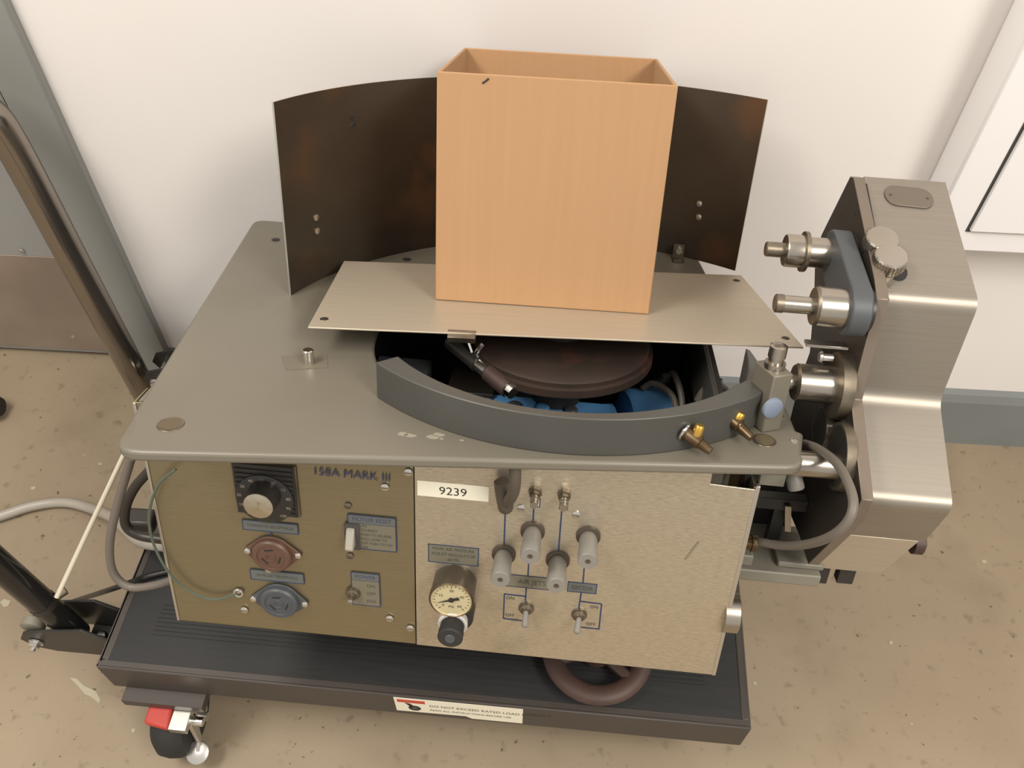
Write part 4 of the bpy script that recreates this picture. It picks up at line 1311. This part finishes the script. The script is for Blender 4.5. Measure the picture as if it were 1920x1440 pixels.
# a flat best plane through the four corners
cen = sum(shM, Vector()) / 4
nS = (shM[1] - shM[0]).cross(shM[3] - shM[0]).normalized()
shM = [hit(x, y, cen, nS) for x, y in ((577, 613), (1507, 651), (1390, 516), (645, 489))]
b = MB()
b.hexa([v - nS * 0.002 for v in shM] + list(shM), sheet_m)
sheet = b.build('steel_sheet', bevel=0.0006)
tag(sheet, 'flat brushed steel sheet with slanted ends lying under the cardboard box', 'metal sheet')
for x, y in ((608, 598), (1381, 526), (1473, 634)):
    p = hit(x, y, cen, nS)
    b = MB(); b.lathe(p, nS, [(0, 0.0048), (0.0004, 0.0045)], dbrass_m, 16); b.lathe(p + nS * 0.0004, nS, [(0, 0.0032), (0.0002, 0.003)], ink_m, 12); b.build('screw_hole', sheet)
p = hit(866, 626, cen - nS * 0.002, (0, 1, 0))
b = MB(); c = hit(866, 630, cen, nS) - nS * 0.004
b.box((c.x - 0.016, c.y + 0.002, c.z - 0.008), (c.x + 0.014, c.y + 0.014, c.z), dsteel_m); b.build('clip', sheet, bevel=0.0006)

BXO = hit(816, 562, cen + nS * 0.0005, nS)
BRM = Matrix(((0.9998, 0.0162, 0.0116), (-0.0195, 0.9117, 0.4104), (-0.0039, -0.4105, 0.9118)))
# stand the box on the sheet: its up axis is the sheet's normal
bx_ = (hit(1216, 590, cen, nS) - BXO).normalized()
by_ = nS.cross(bx_).normalized()
BRM = Matrix((bx_, by_, nS)).transposed()
box = empty('cardboard_box', BXO, BRM)
tag(box, 'plain open kraft cardboard box standing upright on the steel sheet', 'box')
BW = (hit(1216, 590, cen, nS) - BXO).length
BH, BD, t = 0.252, 0.245, 0.004
TW = 0.004   # the walls lean out a little at the top
def wall4(name, a, c, d_, e):
    b = MB(); b.hexa([a[0], a[1], a[2], a[3], c[0], c[1], c[2], c[3]], card_m)
    return b.build(name, box, bevel=0.0009)
def leaf(x0, x1, y0, y1, tx=0.0, ty=0.0, dz=0.0):
    b = MB()
    b.hexa([(x0, y0, 0.0), (x1, y0, 0), (x1, y1, 0), (x0, y1, 0), (x0 + tx, y0 + ty, BH + dz), (x1 + tx, y0 + ty, BH + dz), (x1 + tx, y1 + ty, BH + dz), (x0 + tx, y1 + ty, BH + dz)], card_m)
    return b.build('side_panel', box, bevel=0.0012)
leaf(0.0, BW, 0, t); leaf(0, t, t + 0.0004, BD - t - 0.0004); leaf(BW - t, BW, t + 0.0004, BD - t - 0.0004); leaf(0, BW, BD - t, BD)
b = MB(); b.box((t, t, 0), (BW - t, BD - t, t), card_m); b.build('bottom_panel', box)
b = MB()
def bp(x, y):
    c, d = BRM.transposed() @ (CAM - BXO), BRM.transposed() @ sight(x, y)
    return c + d * ((0 - c.y) / d.y)
b.tube([bp(905, 156) - Vector((0, 0.0001, 0)), bp(911, 152) - Vector((0, 0.0001, 0)), bp(917, 147) - Vector((0, 0.0001, 0))], 0.0011, ink_m, 6, 1)
b.build('pen_mark', box)

# ================================================================== CABLES AND ROD ON THE LEFT
def cable(name, pts, r, m_, label, cat='cable', group=None):
    b = MB(); b.tube(pts, r, m_, 10, 6)
    o = b.build(name); tag(o, label, cat, group); return o
def MW(x, y, ax, v):
    return MO + MR @ Mp(x, y, ax, v) * MS
cable('power_cable', [MW(246, 858, 1, 0.05), MW(238, 885, 1, 0.05), MW(222, 940, 1, 0.05), MW(208, 1000, 1, 0.05), MW(206, 1045, 1, 0.05), MW(216, 1080, 1, 0.05), MW(245, 1101, 1, 0.05), MW(290, 1097, 1, 0.05), MW(330, 1085, 1, 0.05)], 0.0050, hose_m, 'brown-grey cable hanging in a long loop left of the control panel')
cable('power_cable', [MW(300, 862, 1, 0.12), MW(278, 885, 1, 0.12), MW(252, 915, 1, 0.12), MW(236, 950, 1, 0.12), MW(236, 985, 1, 0.12), MW(262, 1004, 1, 0.12), MW(310, 1012, 1, 0.12)], 0.0062, headplate_m, 'dark cable curling tightly beside the control panel')
zf = 0.011
cable('floor_cable', [W(-60, 985, 2, zf), W(0, 968, 2, zf), W(60, 949, 2, zf), W(120, 942, 2, zf), W(170, 953, 2, zf + 0.02), W(215, 972, 2, 0.12), W(240, 995, 2, 0.22), W(268, 1016, 2, 0.27), W(320, 1024, 2, 0.29)], 0.0095, conduit_m, 'pale grey thick cable running over the floor to the machine')
cable('black_cord', [W(60, 1160, 2, 0.006), W(100, 1142, 2, 0.006), W(140, 1127, 2, 0.03), W(190, 1111, 2, 0.19), W(220, 1101, 2, 0.236), W(250, 1090, 2, 0.234), W(275, 1081, 2, 0.2262), W(330, 1068, 2, 0.2262)], 0.0042, black_m, 'thin black cord climbing over the left edge of the cart')
p = MW(262, 975, 1, 0.19)
b = MB(); b.box(p - Vector((0.018, 0.013, 0.012)), p + Vector((0.022, 0.013, 0.012)), headplate_m)
o = b.build('cable_plug', bevel=0.004)
b2 = MB(); b2.tube([p + Vector((-0.014, 0.01, 0)), p + Vector((-0.03, 0.02, -0.03)), p + Vector((-0.03, 0.05, -0.10))], 0.005, black_m, 8, 4); b2.build('cord', o)
tag(o, 'dark brown plug half hidden between the cables at the machine', 'plug')
b = MB(); p0, p1 = W(106, 1120, 1, 0.475), W(226, 866, 1, 0.62)
e_ = (p1 - p0)
b.tube([p0, p0 + e_ * 0.5, p1 + e_ * 0.12], 0.0034, bone_m, 10, 1)
tag(b.build('slim_rod'), 'slim cream rod leaning from the cart bracket behind the table plate', 'rod')
# black grip at the left edge of the picture
b = MB(); p = W(-20, 765, 2, 0.03)
b.lathe(p + Vector((-0.2, 0, 0)), (1, 0.02, 0), [(0, 0.026), (0.19, 0.028), (0.205, 0.027), (0.222, 0.018)], rubber_m, 22)
tag(b.build('rubber_grip'), 'round black rubber end lying on the floor by the door', 'grip')
# paint chips and flecks on the floor
CHIPS = [(62, 915, 0.008, 'pale paint fleck on the floor left of the slim rod'),
         (188, 870, 0.006, 'pale paint fleck on the floor close to the table corner'),
         (12, 1130, 0.012, 'pale paint fleck on the floor by the black handle tube'),
         (1415, 1282, 0.005, 'bright paint fleck on the floor beside the right end of the cart'),
         (1844, 1053, 0.006, 'bright paint fleck on the floor farthest right of the machine'),
         (1670, 1205, 0.005, 'tiny pale paint fleck on the open floor right of the cart'),
         (250, 1370, 0.005, 'tiny pale paint fleck on the floor beside the front caster')]
for x, y, s_, lb in CHIPS:
    p = W(x, y, 2, 0.0)
    pts = [(p.x + s_ * (0.5 + 0.5 * random.random()) * math.cos(t_ * PI / 4), p.y + s_ * 0.8 * (0.5 + 0.5 * random.random()) * math.sin(t_ * PI / 4)) for t_ in range(8)]
    b = MB(); b.prism(pts, lambda a, c, h: (a, c, h), 0.0001, 0.0007, ydust_m)
    tag(b.build('paint_chip'), lb, 'paint chip', 'paint flecks on the floor')
pts = [W(x, y, 2, 0.0) for x, y in ((131, 1271), (143, 1272), (158, 1286), (180, 1296), (189, 1312), (186, 1319), (170, 1306), (160, 1302), (146, 1286))]
b = MB(); b.prism([(v.x, v.y) for v in pts], lambda a, c, h: (a, c, h), 0.0001, 0.0007, ydust_m)
tag(b.build('paint_smear'), 'long pale smear of paint on the floor in front of the cart corner', 'paint smear')
